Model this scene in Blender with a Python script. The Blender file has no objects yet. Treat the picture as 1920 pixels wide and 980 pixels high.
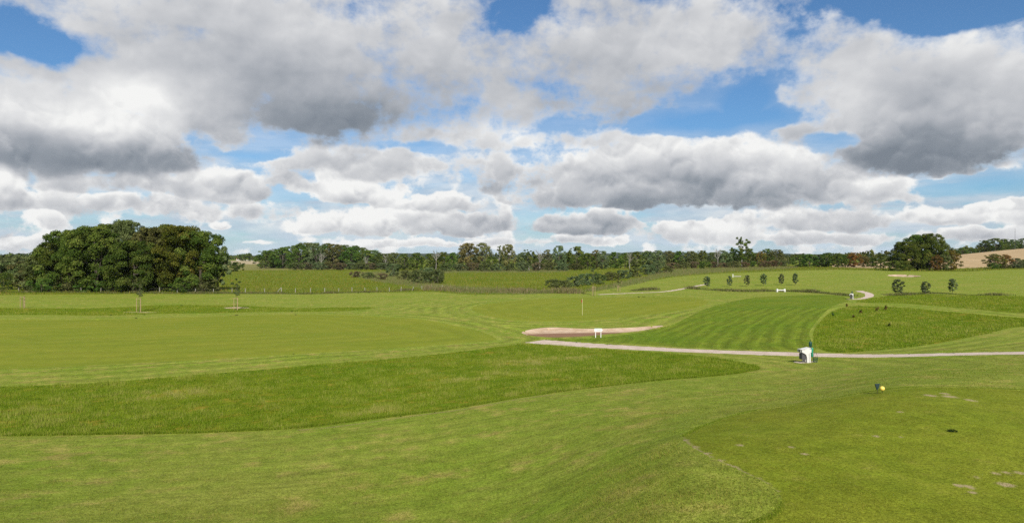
import bpy, math, random
import numpy as np
from mathutils import Vector

# ------------------------------------------------------------------ camera, sky, sun, exposure
SC = bpy.context.scene
COL = SC.collection
F = 1251.0            # focal length in photograph pixels (1920 wide)
HOR = 483.0           # horizon row in the photograph
CAM_Z = 8.0
SUN_EL = math.radians(37)
SUN_AZ = math.radians(180 - 9)      # clockwise from +Y: behind the camera, to its right

cam = bpy.data.cameras.new('camera')
cam.sensor_width = 36.0
cam.lens = F / 1920 * 36.0
cam.clip_start = 0.1
cam.clip_end = 60000
camo = bpy.data.objects.new('camera', cam)
camo.location = (0, 0, CAM_Z)
camo.rotation_euler = (math.radians(90) - math.atan((490 - HOR) / F), 0, 0)
COL.objects.link(camo)
SC.camera = camo

SC.render.engine = 'CYCLES'
SC.cycles.use_denoising = False
SC.cycles.use_adaptive_sampling = True
SC.cycles.adaptive_threshold = 0.01
SC.cycles.max_bounces = 6
SC.cycles.diffuse_bounces = 2
SC.cycles.glossy_bounces = 2
SC.cycles.transmission_bounces = 3
SC.cycles.transparent_max_bounces = 8
SC.cycles.volume_bounces = 0
SC.cycles.sample_clamp_direct = 3.0
SC.cycles.sample_clamp_indirect = 2.0
SC.view_settings.view_transform = 'Standard'
SC.view_settings.look = 'None'
SC.view_settings.gamma = 1.0
SC.view_settings.exposure = 0.32


class E:
    """tiny expression wrapper: arithmetic on sockets becomes math nodes"""
    nt = None

    def __init__(self, s):
        self.s = s

    @staticmethod
    def op(o, *a, clamp=False):
        n = E.nt.nodes.new('ShaderNodeMath')
        n.operation = o
        n.use_clamp = clamp
        for i, v in enumerate(a):
            if isinstance(v, E):
                E.nt.links.new(v.s, n.inputs[i])
            else:
                n.inputs[i].default_value = v
        return E(n.outputs[0])

    def __add__(self, b): return E.op('ADD', self, b)
    def __radd__(self, b): return E.op('ADD', b, self)
    def __sub__(self, b): return E.op('SUBTRACT', self, b)
    def __rsub__(self, b): return E.op('SUBTRACT', b, self)
    def __mul__(self, b): return E.op('MULTIPLY', self, b)
    def __rmul__(self, b): return E.op('MULTIPLY', b, self)
    def __truediv__(self, b): return E.op('DIVIDE', self, b)
    def __rtruediv__(self, b): return E.op('DIVIDE', b, self)


def emax(a, b): return E.op('MAXIMUM', a, b)
def emin(a, b): return E.op('MINIMUM', a, b)
def clamp01(a): return E.op('ADD', a, 0.0, clamp=True)


def smooth(x, a, b, lo=0.0, hi=1.0):
    n = E.nt.nodes.new('ShaderNodeMapRange')
    n.interpolation_type = 'SMOOTHSTEP'
    for k, v in (('Value', x), ('From Min', a), ('From Max', b), ('To Min', lo), ('To Max', hi)):
        if isinstance(v, E):
            E.nt.links.new(v.s, n.inputs[k])
        else:
            n.inputs[k].default_value = v
    return E(n.outputs['Result'])


def vec(x, y, z=0.0):
    n = E.nt.nodes.new('ShaderNodeCombineXYZ')
    for i, v in enumerate((x, y, z)):
        if isinstance(v, E):
            E.nt.links.new(v.s, n.inputs[i])
        else:
            n.inputs[i].default_value = v
    return E(n.outputs[0])


def noise(v, scale, detail=4.0, rough=0.5, dist=0.0, dim='3D', lac=2.0, norm=True):
    n = E.nt.nodes.new('ShaderNodeTexNoise')
    n.noise_dimensions = dim
    n.normalize = norm
    E.nt.links.new(v.s, n.inputs['Vector'])
    n.inputs['Scale'].default_value = scale
    n.inputs['Detail'].default_value = detail
    n.inputs['Roughness'].default_value = rough
    n.inputs['Lacunarity'].default_value = lac
    n.inputs['Distortion'].default_value = dist
    return E(n.outputs[0])


def voro(v, scale, detail=0.0, rough=0.5, dim='2D'):
    n = E.nt.nodes.new('ShaderNodeTexVoronoi')
    n.voronoi_dimensions = dim
    n.feature = 'F1'
    E.nt.links.new(v.s, n.inputs['Vector'])
    n.inputs['Scale'].default_value = scale
    n.inputs['Detail'].default_value = detail
    n.inputs['Roughness'].default_value = rough
    return E(n.outputs['Distance'])


def mixc(f, a, b, mode='MIX'):
    n = E.nt.nodes.new('ShaderNodeMix')
    n.data_type = 'RGBA'
    n.blend_type = mode
    for k, v in ((0, f), (6, a), (7, b)):
        if isinstance(v, E):
            E.nt.links.new(v.s, n.inputs[k])
        elif k == 0:
            n.inputs[k].default_value = v
        else:
            n.inputs[k].default_value = (*v, 1.0)
    return E(n.outputs[2])


world = bpy.data.worlds.new('World')
SC.world = world
world.use_nodes = True
world.cycles.sampling_method = 'MANUAL'
world.cycles.sample_map_resolution = 512


def sky_dir(px, py):
    az = math.atan((px - 960) / F)
    return az * 1000.0, math.atan((HOR - py) / F * math.cos(az)) * 1000.0     # milliradians


# heaps of cumulus seen in the photograph, as directions in the sky:
# x, y, half width, height above, depth below, weight, tone at the top, tone at the base
CLOUDS = [
    # great cloud, upper left
    (330, 150, 430, 240, 150, 1.25, .80, .40), (80, 215, 260, 110, 120, 1.2, .92, .26), (205, 248, 150, 66, 52, 1.5, 1.08, .66), (250, 180, 110, 60, 60, 1.3, 1.0, .85),
    (560, 120, 400, 200, 160, 1.25, .70, .20), (600, 215, 190, 60, 46, 1.5, .34, .06), (160, 290, 260, 60, 52, 1.1, .42, .22),
    (800, 110, 230, 190, 150, 1.0, .76, .50), (430, 20, 360, 120, 120, 1.1, .74, .60),
    # top centre
    (1130, 110, 300, 190, 130, 1.15, .72, .46), (1270, 90, 260, 160, 120, 1.1, .74, .48), (980, 190, 200, 80, 80, .75, .66, .52),
    # upper right
    (1690, 170, 310, 130, 150, 1.2, .84, .32), (1850, 200, 210, 150, 125, 1.2, .80, .26), (1560, 110, 190, 90, 90, .95, .84, .60),
    (1740, 275, 180, 70, 62, 1.4, .34, .10),
    # long flat-based bank, right of centre
    (1230, 330, 360, 92, 66, 1.3, .98, .12), (1440, 345, 220, 80, 52, 1.25, .98, .12), (960, 320, 260, 44, 36, .55, .72, .55),
    (1560, 365, 190, 40, 34, .85, .88, .45), (1060, 370, 130, 40, 26, .9, .78, .34),
    # thin layer left of it
    (700, 308, 340, 40, 36, .74, .76, .60), (1010, 265, 330, 34, 30, .66, .78, .62), (560, 345, 300, 30, 24, .5, .7, .56), (330, 345, 330, 40, 26, .5, .66, .52), (860, 250, 260, 50, 40, .6, .76, .64), (500, 400, 420, 30, 24, .36, .66, .56),
    # single heaps, lower down
    (408, 352, 104, 48, 32, 1.15, 1.0, .44), (226, 383, 60, 26, 18, 1.05, 1.0, .55), (672, 372, 108, 44, 20, 1.1, .98, .46),
    (626, 330, 26, 34, 50, .9, .98, .8), (14, 360, 56, 70, 42, 1.2, 1.0, .42), (78, 418, 38, 26, 18, 1.0, .98, .6),
    (640, 424, 160, 36, 20, 1.15, .98, .46), (840, 422, 180, 34, 20, 1.0, .74, .38), (830, 385, 110, 24, 14, .9, .88, .44),
    (1836, 388, 40, 18, 12, .95, .98, .66), (1110, 424, 150, 34, 22, 1.0, .74, .36), (1330, 434, 170, 34, 24, .95, .90, .48),
    (1100, 452, 110, 15, 10, .95, .95, .62), (1540, 412, 240, 32, 26, .85, .86, .46), (1740, 408, 150, 24, 20, .9, .95, .52),
    (1840, 440, 170, 22, 20, .75, .84, .55), (410, 424, 34, 10, 8, .85, .92, .66), (1480, 448, 260, 18, 14, .7, .82, .55),
    (780, 455, 260, 12, 8, .72, .88, .62), (60, 455, 120, 14, 10, .75, .92, .7), (480, 456, 60, 9, 6, .6, .9, .7),
]
# clear gaps of blue between them: x, y, half width, half height, strength
GAPS = [
    (90, 88, 150, 46, 1.3), (40, 60, 100, 50, 1.0), (985, 22, 50, 44, .95), (960, 45, 60, 20, .5), (1400, 200, 60, 62, 1.15), (1360, 228, 250, 30, 1.1),
    (1800, 20, 180, 48, 1.2), (1640, 8, 90, 24, .7), (1840, 350, 170, 26, 1.0), (470, 292, 110, 14, .7), (790, 274, 80, 14, .6),
    (1575, 262, 60, 30, .7), (460, 440, 70, 34, .6), (1240, 404, 110, 14, .55),
]


def build_world():
    nt = world.node_tree
    nt.nodes.clear()
    E.nt = nt
    out = nt.nodes.new('ShaderNodeOutputWorld')
    bg = nt.nodes.new('ShaderNodeBackground')
    bg.inputs['Strength'].default_value = SKY_STRENGTH
    sky = nt.nodes.new('ShaderNodeTexSky')
    sky.sky_type = 'NISHITA'
    sky.sun_disc = False
    sky.sun_elevation = SUN_EL
    sky.sun_rotation = SUN_AZ
    sky.altitude = 50
    sky.air_density = 1.0
    sky.dust_density = 0.6
    sky.ozone_density = 2.2
    tc = nt.nodes.new('ShaderNodeTexCoord')
    sep = nt.nodes.new('ShaderNodeSeparateXYZ')
    nt.links.new(tc.outputs['Generated'], sep.inputs[0])
    x, y, z = (E(sep.outputs[i]) for i in range(3))
    az = E.op('ARCTAN2', x, y) * 1000.0
    el = E.op('ARCSINE', z) * 1000.0
    # the same heaps go on all round: outside the picture a plain drift of noise carries them
    p = vec(az, el * 1.45) 
    warp = noise(p, .006, 3, .55, dim='2D') - .5
    azw = az + warp * 70.0
    elw = el + (noise(vec(az, el * 1.3, 7.0), .011, 4, .6) - .5) * 34.0
    big = noise(vec(az * .55, el * 1.5, 3.0), .0042, 3, .55)
    V = vec(azw, elw, elw)

    def vmath(op, *a):
        n = nt.nodes.new('ShaderNodeVectorMath')
        n.operation = op
        for i, v in enumerate(a):
            if isinstance(v, E):
                nt.links.new(v.s, n.inputs[i])
            else:
                n.inputs[i].default_value = v
        return E(n.outputs['Value' if op in ('DOT_PRODUCT', 'LENGTH') else 'Vector'])

    def heap(u, v, rx, up, dn, w):
        t = vmath('MULTIPLY_ADD', V, (1 / rx, 1 / up, -1 / dn), (-u / rx, -v / up, v / dn))
        t = vmath('MAXIMUM', t, (-1e4, 0, 0))
        return E.op('MULTIPLY_ADD', vmath('LENGTH', t), -w * 1.3, w * 1.3)
    cover = tsum = wsum = gap = None
    for (cx, cy, rx, up, dn, w, t1, t0) in CLOUDS:
        u, v = sky_dir(cx, cy)
        k = .8 * math.cos(u / 1000.0)
        rx, up, dn = rx * k, up * k, dn * k
        f = heap(u, v, rx, up, dn, w)
        sl = (t1 - t0) / (up * .8 + dn)
        tone = E.op('MULTIPLY_ADD', elw, sl, t0 - sl * (v - dn))
        g = emax(f, 0.0)
        g = g * g
        cover = f if cover is None else emax(cover, f)
        tsum = g * tone if tsum is None else E.op('MULTIPLY_ADD', g, tone, tsum)
        wsum = g if wsum is None else wsum + g
    for (cx, cy, rx, ry, w) in GAPS:
        u, v = sky_dir(cx, cy)
        k = .8 * math.cos(u / 1000.0)
        f = heap(u, v, rx * k, ry * k, ry * k, w)
        gap = f if gap is None else emax(gap, f)
    outside = smooth(E.op('ABSOLUTE', az), 600, 850)
    outside = emax(outside, smooth(el, 400, 600))
    cover = emax(cover, -.55)
    gap = emax(gap, 0.0)
    cover = emax(cover, outside * smooth(big, .40, .60) * .9)
    tsum = tsum + outside * .2 * .62
    wsum = wsum + outside * .2
    tone = (tsum + .004 * .74) / (wsum + .004)

    low = smooth(el, 80, 240, 1.0, .18)
    n1 = noise(vec(az, el * 1.25), .0078, 9, .60, 0.0, dim='2D') - .5
    nf = noise(vec(az, el * 1.3), .026, 7, .60, 0.0, dim='2D') - .5

    def puffs(a, e):                     # cauliflower heads of the low heaps
        n = nt.nodes.new('ShaderNodeTexNoise')
        n.noise_dimensions = '2D'
        n.noise_type = 'RIDGED_MULTIFRACTAL'
        n.normalize = False
        nt.links.new(vec(a + n1 * 40.0, e * 1.1 + n1 * 30.0).s, n.inputs['Vector'])
        for k, v in (('Scale', .016), ('Detail', 5.0), ('Roughness', .5), ('Lacunarity', 2.1), ('Offset', .9), ('Gain', 1.6)):
            n.inputs[k].default_value = v
        return 1.2 - E(n.outputs[0])

    def swell(a, e):                     # soft swellings of the broad high ones
        return noise(vec(a, e * 1.25, 2.0), .0085, 6, .5)
    v0 = puffs(az, el)
    s0 = swell(az, el)
    dens = cover - gap * (1.1 + n1 * 1.5) + n1 * 1.5 + nf * 1.45 + v0 * (low * .14 + .02) - .10
    # lower clouds have crisper rims and stronger modelling
    soft = smooth(el, 60, 300, .30, .95)
    alpha = smooth(dens, -.02, soft)
    light = (s0 - swell(az - 8.0, el + 18.0)) * (low * .45 + .50) + (v0 - puffs(az - 3.0, el + 7.0)) * .20 * (low + .06)
    rim = smooth(dens, .05, .75, .20, 0.0)
    broad = (noise(vec(az, el * 1.7, 9.0), .0050, 4, .5) - .5) * .95
    tone = (tone - .56) * 1.22 + .56 + light + rim + broad * smooth(tone, .2, .8, .5, 1.0) + .05
    tone = E.op('MINIMUM', emax(tone, .10), 1.0)
    ramp = nt.nodes.new('ShaderNodeValToRGB')
    nt.links.new(tone.s, ramp.inputs[0])
    el_ = ramp.color_ramp.elements
    el_[0].position, el_[0].color = 0.10, (.195, .225, .265, 1)
    el_[1].position, el_[1].color = 1.0, (.90, .90, .885, 1)
    for pos, c in ((.30, (.275, .305, .345)), (.5, (.42, .44, .475)), (.72, (.60, .61, .63)), (.86, (.74, .745, .75))):
        e = el_.new(pos)
        e.color = (*c, 1)
    cloud = mixc(1.0, E(ramp.outputs[0]), tuple([1.0 / SKY_STRENGTH * CLOUD_GAIN] * 3), 'MULTIPLY')
    # thin layered veil behind the heaps, thicker towards the horizon
    veil = smooth(noise(vec(az * .45, el * 2.6), .011, 6, .6, 0.0, dim='2D'), .26, .60) * smooth(el, 20, 290, .95, .0)
    veil = emax(veil, smooth(el, -10, 90, .75, 0.0))
    veil = emax(veil, smooth(el, 120, 330, .38, 0.0))
    vt = noise(vec(az * .6, el * 2.6, 5.0), .02, 5, .6)
    vcol = mixc(smooth(vt, .35, .65), tuple(c / SKY_STRENGTH * CLOUD_GAIN for c in (.47, .55, .65)),
                tuple(c / SKY_STRENGTH * CLOUD_GAIN for c in (.72, .745, .775)))
    vcol = mixc(smooth(el, 0, 60, .8, 0.0), vcol, tuple(c / SKY_STRENGTH * CLOUD_GAIN for c in (.52, .66, .78)))
    blue = mixc(1.0, E(sky.outputs[0]), (.45, .67, .85), 'MULTIPLY')
    base = mixc(clamp01(veil - gap * .3), blue, vcol)
    col = mixc(alpha * .985, base, cloud)
    nt.links.new(col.s, bg.inputs['Color'])
    nt.links.new(bg.outputs[0], out.inputs[0])


SKY_STRENGTH = 0.1
CLOUD_GAIN = .82
build_world()

sun = bpy.data.lights.new('sun', 'SUN')
sun.energy = 4.4
sun.angle = math.radians(0.5)
sun.color = (1.0, .95, .86)
suno = bpy.data.objects.new('sun', sun)
COL.objects.link(suno)
SUN_DIR = Vector((math.sin(SUN_AZ) * math.cos(SUN_EL), math.cos(SUN_AZ) * math.cos(SUN_EL), math.sin(SUN_EL)))
suno.rotation_euler = SUN_DIR.to_track_quat('Z', 'Y').to_euler()
suno.location = (0, 0, 60)

# ------------------------------------------------------------------ helpers
RNG = np.random.default_rng(11)
random.seed(5)
MATS = {}


def new_mat(name):
    m = bpy.data.materials.new(name)
    m.use_nodes = True
    m.node_tree.nodes.clear()
    E.nt = m.node_tree
    MATS[name] = m
    return m


def attr(name, out='Fac'):
    n = E.nt.nodes.new('ShaderNodeAttribute')
    n.attribute_name = name
    return E(n.outputs[out])


def objpos():
    n = E.nt.nodes.new('ShaderNodeNewGeometry')
    return E(n.outputs['Position'])


def sepxyz(v):
    n = E.nt.nodes.new('ShaderNodeSeparateXYZ')
    E.nt.links.new(v.s, n.inputs[0])
    return [E(n.outputs[i]) for i in range(3)]


def bump(h, strength, dist):
    n = E.nt.nodes.new('ShaderNodeBump')
    n.inputs['Strength'].default_value = strength
    n.inputs['Distance'].default_value = dist
    E.nt.links.new(h.s, n.inputs['Height'])
    return E(n.outputs[0])


def principled(col, rough=.8, spec=.2, normal=None, sheen=0.0, metal=0.0):
    nt = E.nt
    p = nt.nodes.new('ShaderNodeBsdfPrincipled')
    o = nt.nodes.new('ShaderNodeOutputMaterial')
    if isinstance(col, E):
        nt.links.new(col.s, p.inputs['Base Color'])
    else:
        p.inputs['Base Color'].default_value = (*col, 1)
    if isinstance(rough, E):
        nt.links.new(rough.s, p.inputs['Roughness'])
    else:
        p.inputs['Roughness'].default_value = rough
    p.inputs['Specular IOR Level'].default_value = spec
    p.inputs['Metallic'].default_value = metal
    if normal is not None:
        nt.links.new(normal.s, p.inputs['Normal'])
    nt.links.new(p.outputs[0], o.inputs[0])
    return p


def plain(name, col, rough=.6, spec=.3, vary=.12, scale=9.0, metal=0.0):
    """painted / plain surface with a little dirt and unevenness"""
    m = new_mat(name)
    pos = objpos()
    n = noise(pos, scale, 5, .6)
    k = 1.0 - vary
    dark = tuple(c * (1 - vary * 1.6) for c in col)
    c = mixc(smooth(n, .3, .75), dark, col)
    principled(c, rough, spec, bump(noise(pos, scale * 6, 3), .15, .01), metal=metal)
    return m


def mesh_obj(name, verts, faces, mat, parent=None, smooth_=False, attrs=None):
    me = bpy.data.meshes.new(name)
    me.from_pydata([tuple(v) for v in verts], [], [tuple(f) for f in faces])
    if mat:
        me.materials.append(mat)
    if smooth_:
        me.polygons.foreach_set('use_smooth', [True] * len(me.polygons))
    me.update()
    o = bpy.data.objects.new(name, me)
    COL.objects.link(o)
    if parent:
        o.parent = parent
    return o


def fast_mesh(name, verts, quads, mats, attrs=None, smooth_=True, mat_index=None):
    """numpy arrays -> mesh (all faces the same vertex count)"""
    me = bpy.data.meshes.new(name)
    verts = np.asarray(verts, np.float32)
    quads = np.asarray(quads, np.int32)
    k = quads.shape[1]
    me.vertices.add(len(verts))
    me.vertices.foreach_set('co', verts.ravel())
    me.loops.add(quads.size)
    me.loops.foreach_set('vertex_index', quads.ravel())
    me.polygons.add(len(quads))
    me.polygons.foreach_set('loop_start', np.arange(len(quads), dtype=np.int32) * k)
    me.polygons.foreach_set('loop_total', np.full(len(quads), k, np.int32))
    if mat_index is not None:
        me.polygons.foreach_set('material_index', np.asarray(mat_index, np.int32))
    for m in mats:
        me.materials.append(m)
    me.update(calc_edges=True)
    if smooth_:
        me.polygons.foreach_set('use_smooth', np.ones(len(quads), bool))
    for k_, a in (attrs or {}).items():
        at = me.attributes.new(k_, 'FLOAT', 'POINT')
        at.data.foreach_set('value', np.asarray(a, np.float32))
    return me


def link(name, me, parent=None):
    o = bpy.data.objects.new(name, me)
    COL.objects.link(o)
    if parent:
        o.parent = parent
    return o


def tag(o, label=None, cat=None, group=None, kind=None):
    for k, v in (('label', label), ('category', cat), ('group', group), ('kind', kind)):
        if v:
            o[k] = v
    return o


def thing(name, loc, label, cat, group=None, rz=0.0):
    o = bpy.data.objects.new(name, None)
    o.empty_display_size = .3
    o.location = loc
    o.rotation_euler = (0, 0, rz)
    COL.objects.link(o)
    return tag(o, label, cat, group)


# value noise on world coordinates for the relief of the land
_T = RNG.random((256, 256))


def vnoise(x, y):
    xi = np.floor(x).astype(int)
    yi = np.floor(y).astype(int)
    fx = x - xi
    fy = y - yi
    fx = fx * fx * (3 - 2 * fx)
    fy = fy * fy * (3 - 2 * fy)
    a = _T[xi % 256, yi % 256]
    b = _T[(xi + 1) % 256, yi % 256]
    c = _T[xi % 256, (yi + 1) % 256]
    d = _T[(xi + 1) % 256, (yi + 1) % 256]
    return (a * (1 - fx) + b * fx) * (1 - fy) + (c * (1 - fx) + d * fx) * fy - .5


# ------------------------------------------------------------------ the land: heights through surveyed points
SURVEY = {        # bearing (photo column): distance ahead, height
    -800: [(8, 4.0), (16, 2.4), (40, .4), (90, 0), (300, 0), (1500, 0), (6000, 0)],
    0: [(6, 4.4), (13.6, 2.6), (25.6, 1.2), (39.3, .4), (60, .05), (92, 0), (105, .1), (154, 0), (300, 0), (600, 0), (1500, 0), (6000, 0)],
    480: [(6, 4.4), (13.6, 2.6), (25.6, 1.35), (46, .3), (92, 0), (154, 0), (500, 0), (1500, 0), (6000, 0)],
    960: [(6, 4.5), (13.6, 2.8), (30, 1.8), (55, .35), (66, 0), (72, -.05), (80, .5), (122, .5), (150, .1), (400, 0), (1500, 0), (6000, 0)],
    1280: [(6, 4.6), (13.7, 4.15), (20, 3.3), (33, 2.1), (52, .8), (75, .4), (122, .5), (165, .5), (340, 1.6), (700, 1), (1500, 0), (6000, 0)],
    1500: [(6, 4.6), (12, 4.35), (17, 4.1), (24, 3.1), (41, 1.5), (49, 1.1), (90, .9), (165, 1.2), (250, 3.2), (400, 3), (1500, 0), (6000, 0)],
    1680: [(6, 4.5), (9, 4.4), (12, 4.35), (19, 4.25), (24, 3.7), (44, 1.55), (60, .9), (75, 1.0), (118, 1.5), (180, 2.2), (250, 3.1),
           (300, 2.8), (400, 4.0), (500, 5.5), (800, 6), (1500, 3), (6000, 0)],
    1800: [(118, 1.6), (200, 3.0), (300, 3.2), (500, 9.7), (700, 10), (1500, 4)],
    1920: [(6, 4.5), (9, 4.4), (12, 4.35), (19, 4.2), (24, 3.8), (39, 2.4), (60, 1.6), (80, 1.8), (120, 2.2), (200, 3.6), (300, 3.8),
           (500, 14.8), (700, 17), (1500, 8), (6000, 0)],
    2600: [(8, 4.4), (19, 4), (40, 3), (100, 3), (300, 7), (500, 18), (1500, 8), (6000, 0)],
}


def _survey():
    pts, zs = [], []
    for px, prof in SURVEY.items():
        th = math.atan((px - 960) / F)
        for Y, z in prof:
            pts.append((th * 3.0, math.log(Y / math.cos(th))))
            zs.append(z)
    for th in (-2.2, -3.14, 2.2, 3.14):
        for r, z in ((6, 4.6), (20, 3.5), (80, 2.0), (400, 3.0), (6000, 0)):
            pts.append((th * 3.0, math.log(r)))
            zs.append(z)
    return np.array(pts), np.array(zs)


_SP, _SZ = _survey()


def _tps(d2):
    return .5 * d2 * np.log(d2 + 1e-9)


def _solve():
    n = len(_SP)
    K = _tps(((_SP[:, None] - _SP[None]) ** 2).sum(-1)) + np.eye(n) * .012
    P = np.c_[np.ones(n), _SP]
    A = np.zeros((n + 3, n + 3))
    A[:n, :n] = K
    A[:n, n:] = P
    A[n:, :n] = P.T
    return np.linalg.solve(A, np.r_[_SZ, 0, 0, 0])


_SW = _solve()


def height(x, y):
    x = np.asarray(x, float)
    y = np.asarray(y, float)
    sh = x.shape
    x = x.ravel()
    y = y.ravel()
    r = np.maximum(np.hypot(x, y), 5.0)
    q = np.c_[np.arctan2(x, y) * 3.0, np.log(r)]
    z = np.empty(len(q))
    for i in range(0, len(q), 40000):
        s = q[i:i + 40000]
        d2 = ((s[:, None, :] - _SP[None]) ** 2).sum(-1)
        z[i:i + 40000] = _tps(d2) @ _SW[:-3] + _SW[-3] + s @ _SW[-2:]
    k = np.clip(r / 60.0, .15, 1.0)
    z += vnoise(x / 9 + 3, y / 11 + 7) * .16 * k + vnoise(x / 33, y / 29) * .30 * k * np.clip((400 - r) / 300, 0.3, 1)
    far = np.clip((r - 900) / 2500, 0, 1)
    z = z * (1 - far * .8) + far * (vnoise(x / 900 + 9, y / 900) * 8)
    return z.reshape(sh)


def ground(x, y):
    return float(height(np.array([x]), np.array([y]))[0])


def P(px, Y):
    """foot of a thing standing at bearing px, Y metres ahead"""
    x = (px - 960) / F * Y
    return Vector((x, Y, ground(x, Y)))


_RS = np.exp(np.linspace(math.log(6), math.log(3000), 420))


def spots(pts):
    """where lines of sight meet the land"""
    pts = np.array(pts, float)
    tx = (pts[:, 0] - 960) / F
    tz = (HOR - pts[:, 1]) / F
    X = tx[:, None] * _RS[None]
    Y = np.broadcast_to(_RS[None], X.shape)
    gap = CAM_Z + tz[:, None] * Y - height(X, Y)
    out = []
    for i in range(len(pts)):
        k = np.nonzero(gap[i] <= 0)[0]
        if len(k) == 0:
            d = _RS[-1]
        else:
            j = max(k[0], 1)
            a, b = gap[i, j - 1], gap[i, j]
            d = _RS[j - 1] + (_RS[j] - _RS[j - 1]) * a / (a - b + 1e-9)
        out.append((tx[i] * d, d))
    return np.array(out)


def curve(pts, closed=True, n=8):
    p = np.array(pts, float)
    m = len(p)
    out = []
    rng = range(m) if closed else range(m - 1)
    for i in rng:
        a, b, c, d = (p[(i + k) % m] if closed else p[min(max(i + k, 0), m - 1)] for k in (-1, 0, 1, 2))
        for t in np.linspace(0, 1, n, endpoint=False):
            out.append(.5 * ((2 * b) + (c - a) * t + (2 * a - 5 * b + 4 * c - d) * t * t + (3 * b - a - 3 * c + d) * t ** 3))
    if not closed:
        out.append(p[-1])
    return np.array(out)


def ribbon(line, w, jitter=.12):
    """outline of a path w metres wide along a world polyline"""
    c = curve(line, False, 14)
    t = np.gradient(c, axis=0)
    t /= np.linalg.norm(t, axis=1)[:, None] + 1e-9
    nrm = np.c_[-t[:, 1], t[:, 0]]
    k = np.arange(len(c))
    wl = w / 2 + (vnoise(k * .9 + 5, k * 0) + .6 * vnoise(k * 2.7, k * 0 + 9)) * jitter * w
    wr = w / 2 + (vnoise(k * .9 + 50, k * 0) + .6 * vnoise(k * 2.7, k * 0 + 99)) * jitter * w
    return np.r_[c + nrm * wl[:, None], (c - nrm * wr[:, None])[::-1]]


# ------------------------------------------------------------------ the sheet of ground: a grid fine near the viewer, coarse far off
_th = np.radians(np.r_[-180:-60:4, -60:-41:1, np.arange(-41, 41.01, .125), 42:60:1, 60:180.1:4])
_r = [1.0, 3.0, 5.0, 6.5]
while _r[-1] < 9000:
    q = _r[-1]
    _r.append(q * (1.0065 if q < 62 else 1.012 if q < 260 else 1.03 if q < 900 else 1.08))
_r = np.array(_r)
NC, NR = len(_th), len(_r)


def to_grid(xy):
    th = np.arctan2(xy[:, 0], xy[:, 1])
    r = np.hypot(xy[:, 0], xy[:, 1])
    return np.c_[np.interp(th, _th, np.arange(NC)), np.interp(np.log(r), np.log(_r), np.arange(NR))]


GC, GR = np.meshgrid(np.arange(NC, dtype=float), np.arange(NR, dtype=float), indexing='ij')   # grid coordinates of every vertex


def seg_dist(pts, poly, closed=True):
    """distance, nearest point and inside flag of points to an outline"""
    a = poly
    b = np.roll(poly, -1, axis=0) if closed else poly[1:]
    if not closed:
        a = poly[:-1]
    best = np.full(len(pts), 1e18)
    near = np.zeros_like(pts)
    inside = np.zeros(len(pts), bool)
    for p, q in zip(a, b):
        d = q - p
        t = np.clip(((pts - p) @ d) / (d @ d + 1e-12), 0, 1)
        c = p + t[:, None] * d
        dd = ((pts - c) ** 2).sum(1)
        m = dd < best
        best[m] = dd[m]
        near[m] = c[m]
        if closed and p[1] != q[1]:
            cr = ((p[1] > pts[:, 1]) != (q[1] > pts[:, 1])) & (pts[:, 0] < (q[0] - p[0]) * (pts[:, 1] - p[1]) / (q[1] - p[1]) + p[0])
            inside ^= cr
    return np.sqrt(best), near, inside


ZONES = []          # name, outline (world xy)


def zone(name, outline):
    ZONES.append((name, np.asarray(outline)))


def area(pts, n=8):
    return curve(spots(pts), True, n)


O_FAIR = area([(-900, 560), (-300, 557), (0, 553), (420, 551), (640, 549), (800, 547), (900, 552), (1090, 548), (1150, 540), (1240, 523), (1330, 514),
               (1480, 507.5), (1600, 506), (1700, 508.5), (1800, 509), (1920, 505), (2300, 505), (2700, 620), (3500, 1000), (2500, 1700), (960, 1500), (-700, 1500), (-1500, 1000), (-1200, 620)], 10)
STRIP = area([(-700, 728), (-300, 727), (0, 725), (200, 716), (400, 700), (600, 683), (760, 670), (900, 655), (985, 645), (1100, 653), (1200, 659), (1300, 666),
              (1390, 679), (1425, 692), (1320, 707), (1200, 717), (1080, 731), (960, 748), (860, 765), (700, 786), (560, 803), (400, 811), (200, 815), (0, 818), (-300, 820), (-700, 822)])
HOLLOW = area([(1541, 600), (1560, 585), (1600, 574), (1700, 577), (1800, 586), (1920, 596), (2150, 608), (2150, 612), (1920, 612), (1840, 628), (1740, 646), (1650, 656),
               (1570, 661), (1530, 648), (1526, 622)])
BAND = area([(1612, 563), (1700, 552), (1800, 553), (1920, 555), (2250, 556), (2250, 600), (1920, 587), (1800, 577), (1700, 569), (1620, 567)])
SEMI = area([(1000, 637), (1120, 633), (1250, 612), (1330, 577), (1400, 560), (1480, 554), (1560, 553), (1592, 562), (1560, 575), (1536, 597), (1518, 625), (1530, 656), (1480, 656), (1300, 651), (1150, 642)])
LEFTBAND = area([(-500, 577), (0, 577), (200, 577), (300, 572), (400, 572), (560, 577), (700, 576), (640, 583), (450, 585.5), (300, 588), (200, 591), (0, 590), (-500, 590)])
MEADOWCUT = area([(1125, 550), (1180, 536), (1260, 528), (1340, 519), (1490, 512), (1510, 520), (1420, 530), (1320, 534), (1240, 543)])
GREEN_A = area([(-500, 599), (0, 599), (200, 598), (420, 592), (600, 589), (760, 596), (870, 614), (930, 634), (880, 642), (700, 655), (500, 667), (300, 678), (0, 692), (-500, 702)])
GREEN_B = area([(905, 571), (1000, 561), (1150, 557), (1280, 557), (1326, 564), (1315, 573), (1260, 584), (1150, 597), (1050, 602), (960, 600), (905, 589), (886, 579)])
TEE = area([(1281, 822), (1330, 796), (1420, 770), (1560, 748), (1650, 733), (1760, 726), (1920, 732), (2300, 760), (2700, 1100), (2000, 1500), (1300, 1400), (1340, 1020), (1440, 968), (1467, 940),
            (1450, 913), (1385, 880), (1320, 850)])
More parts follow.
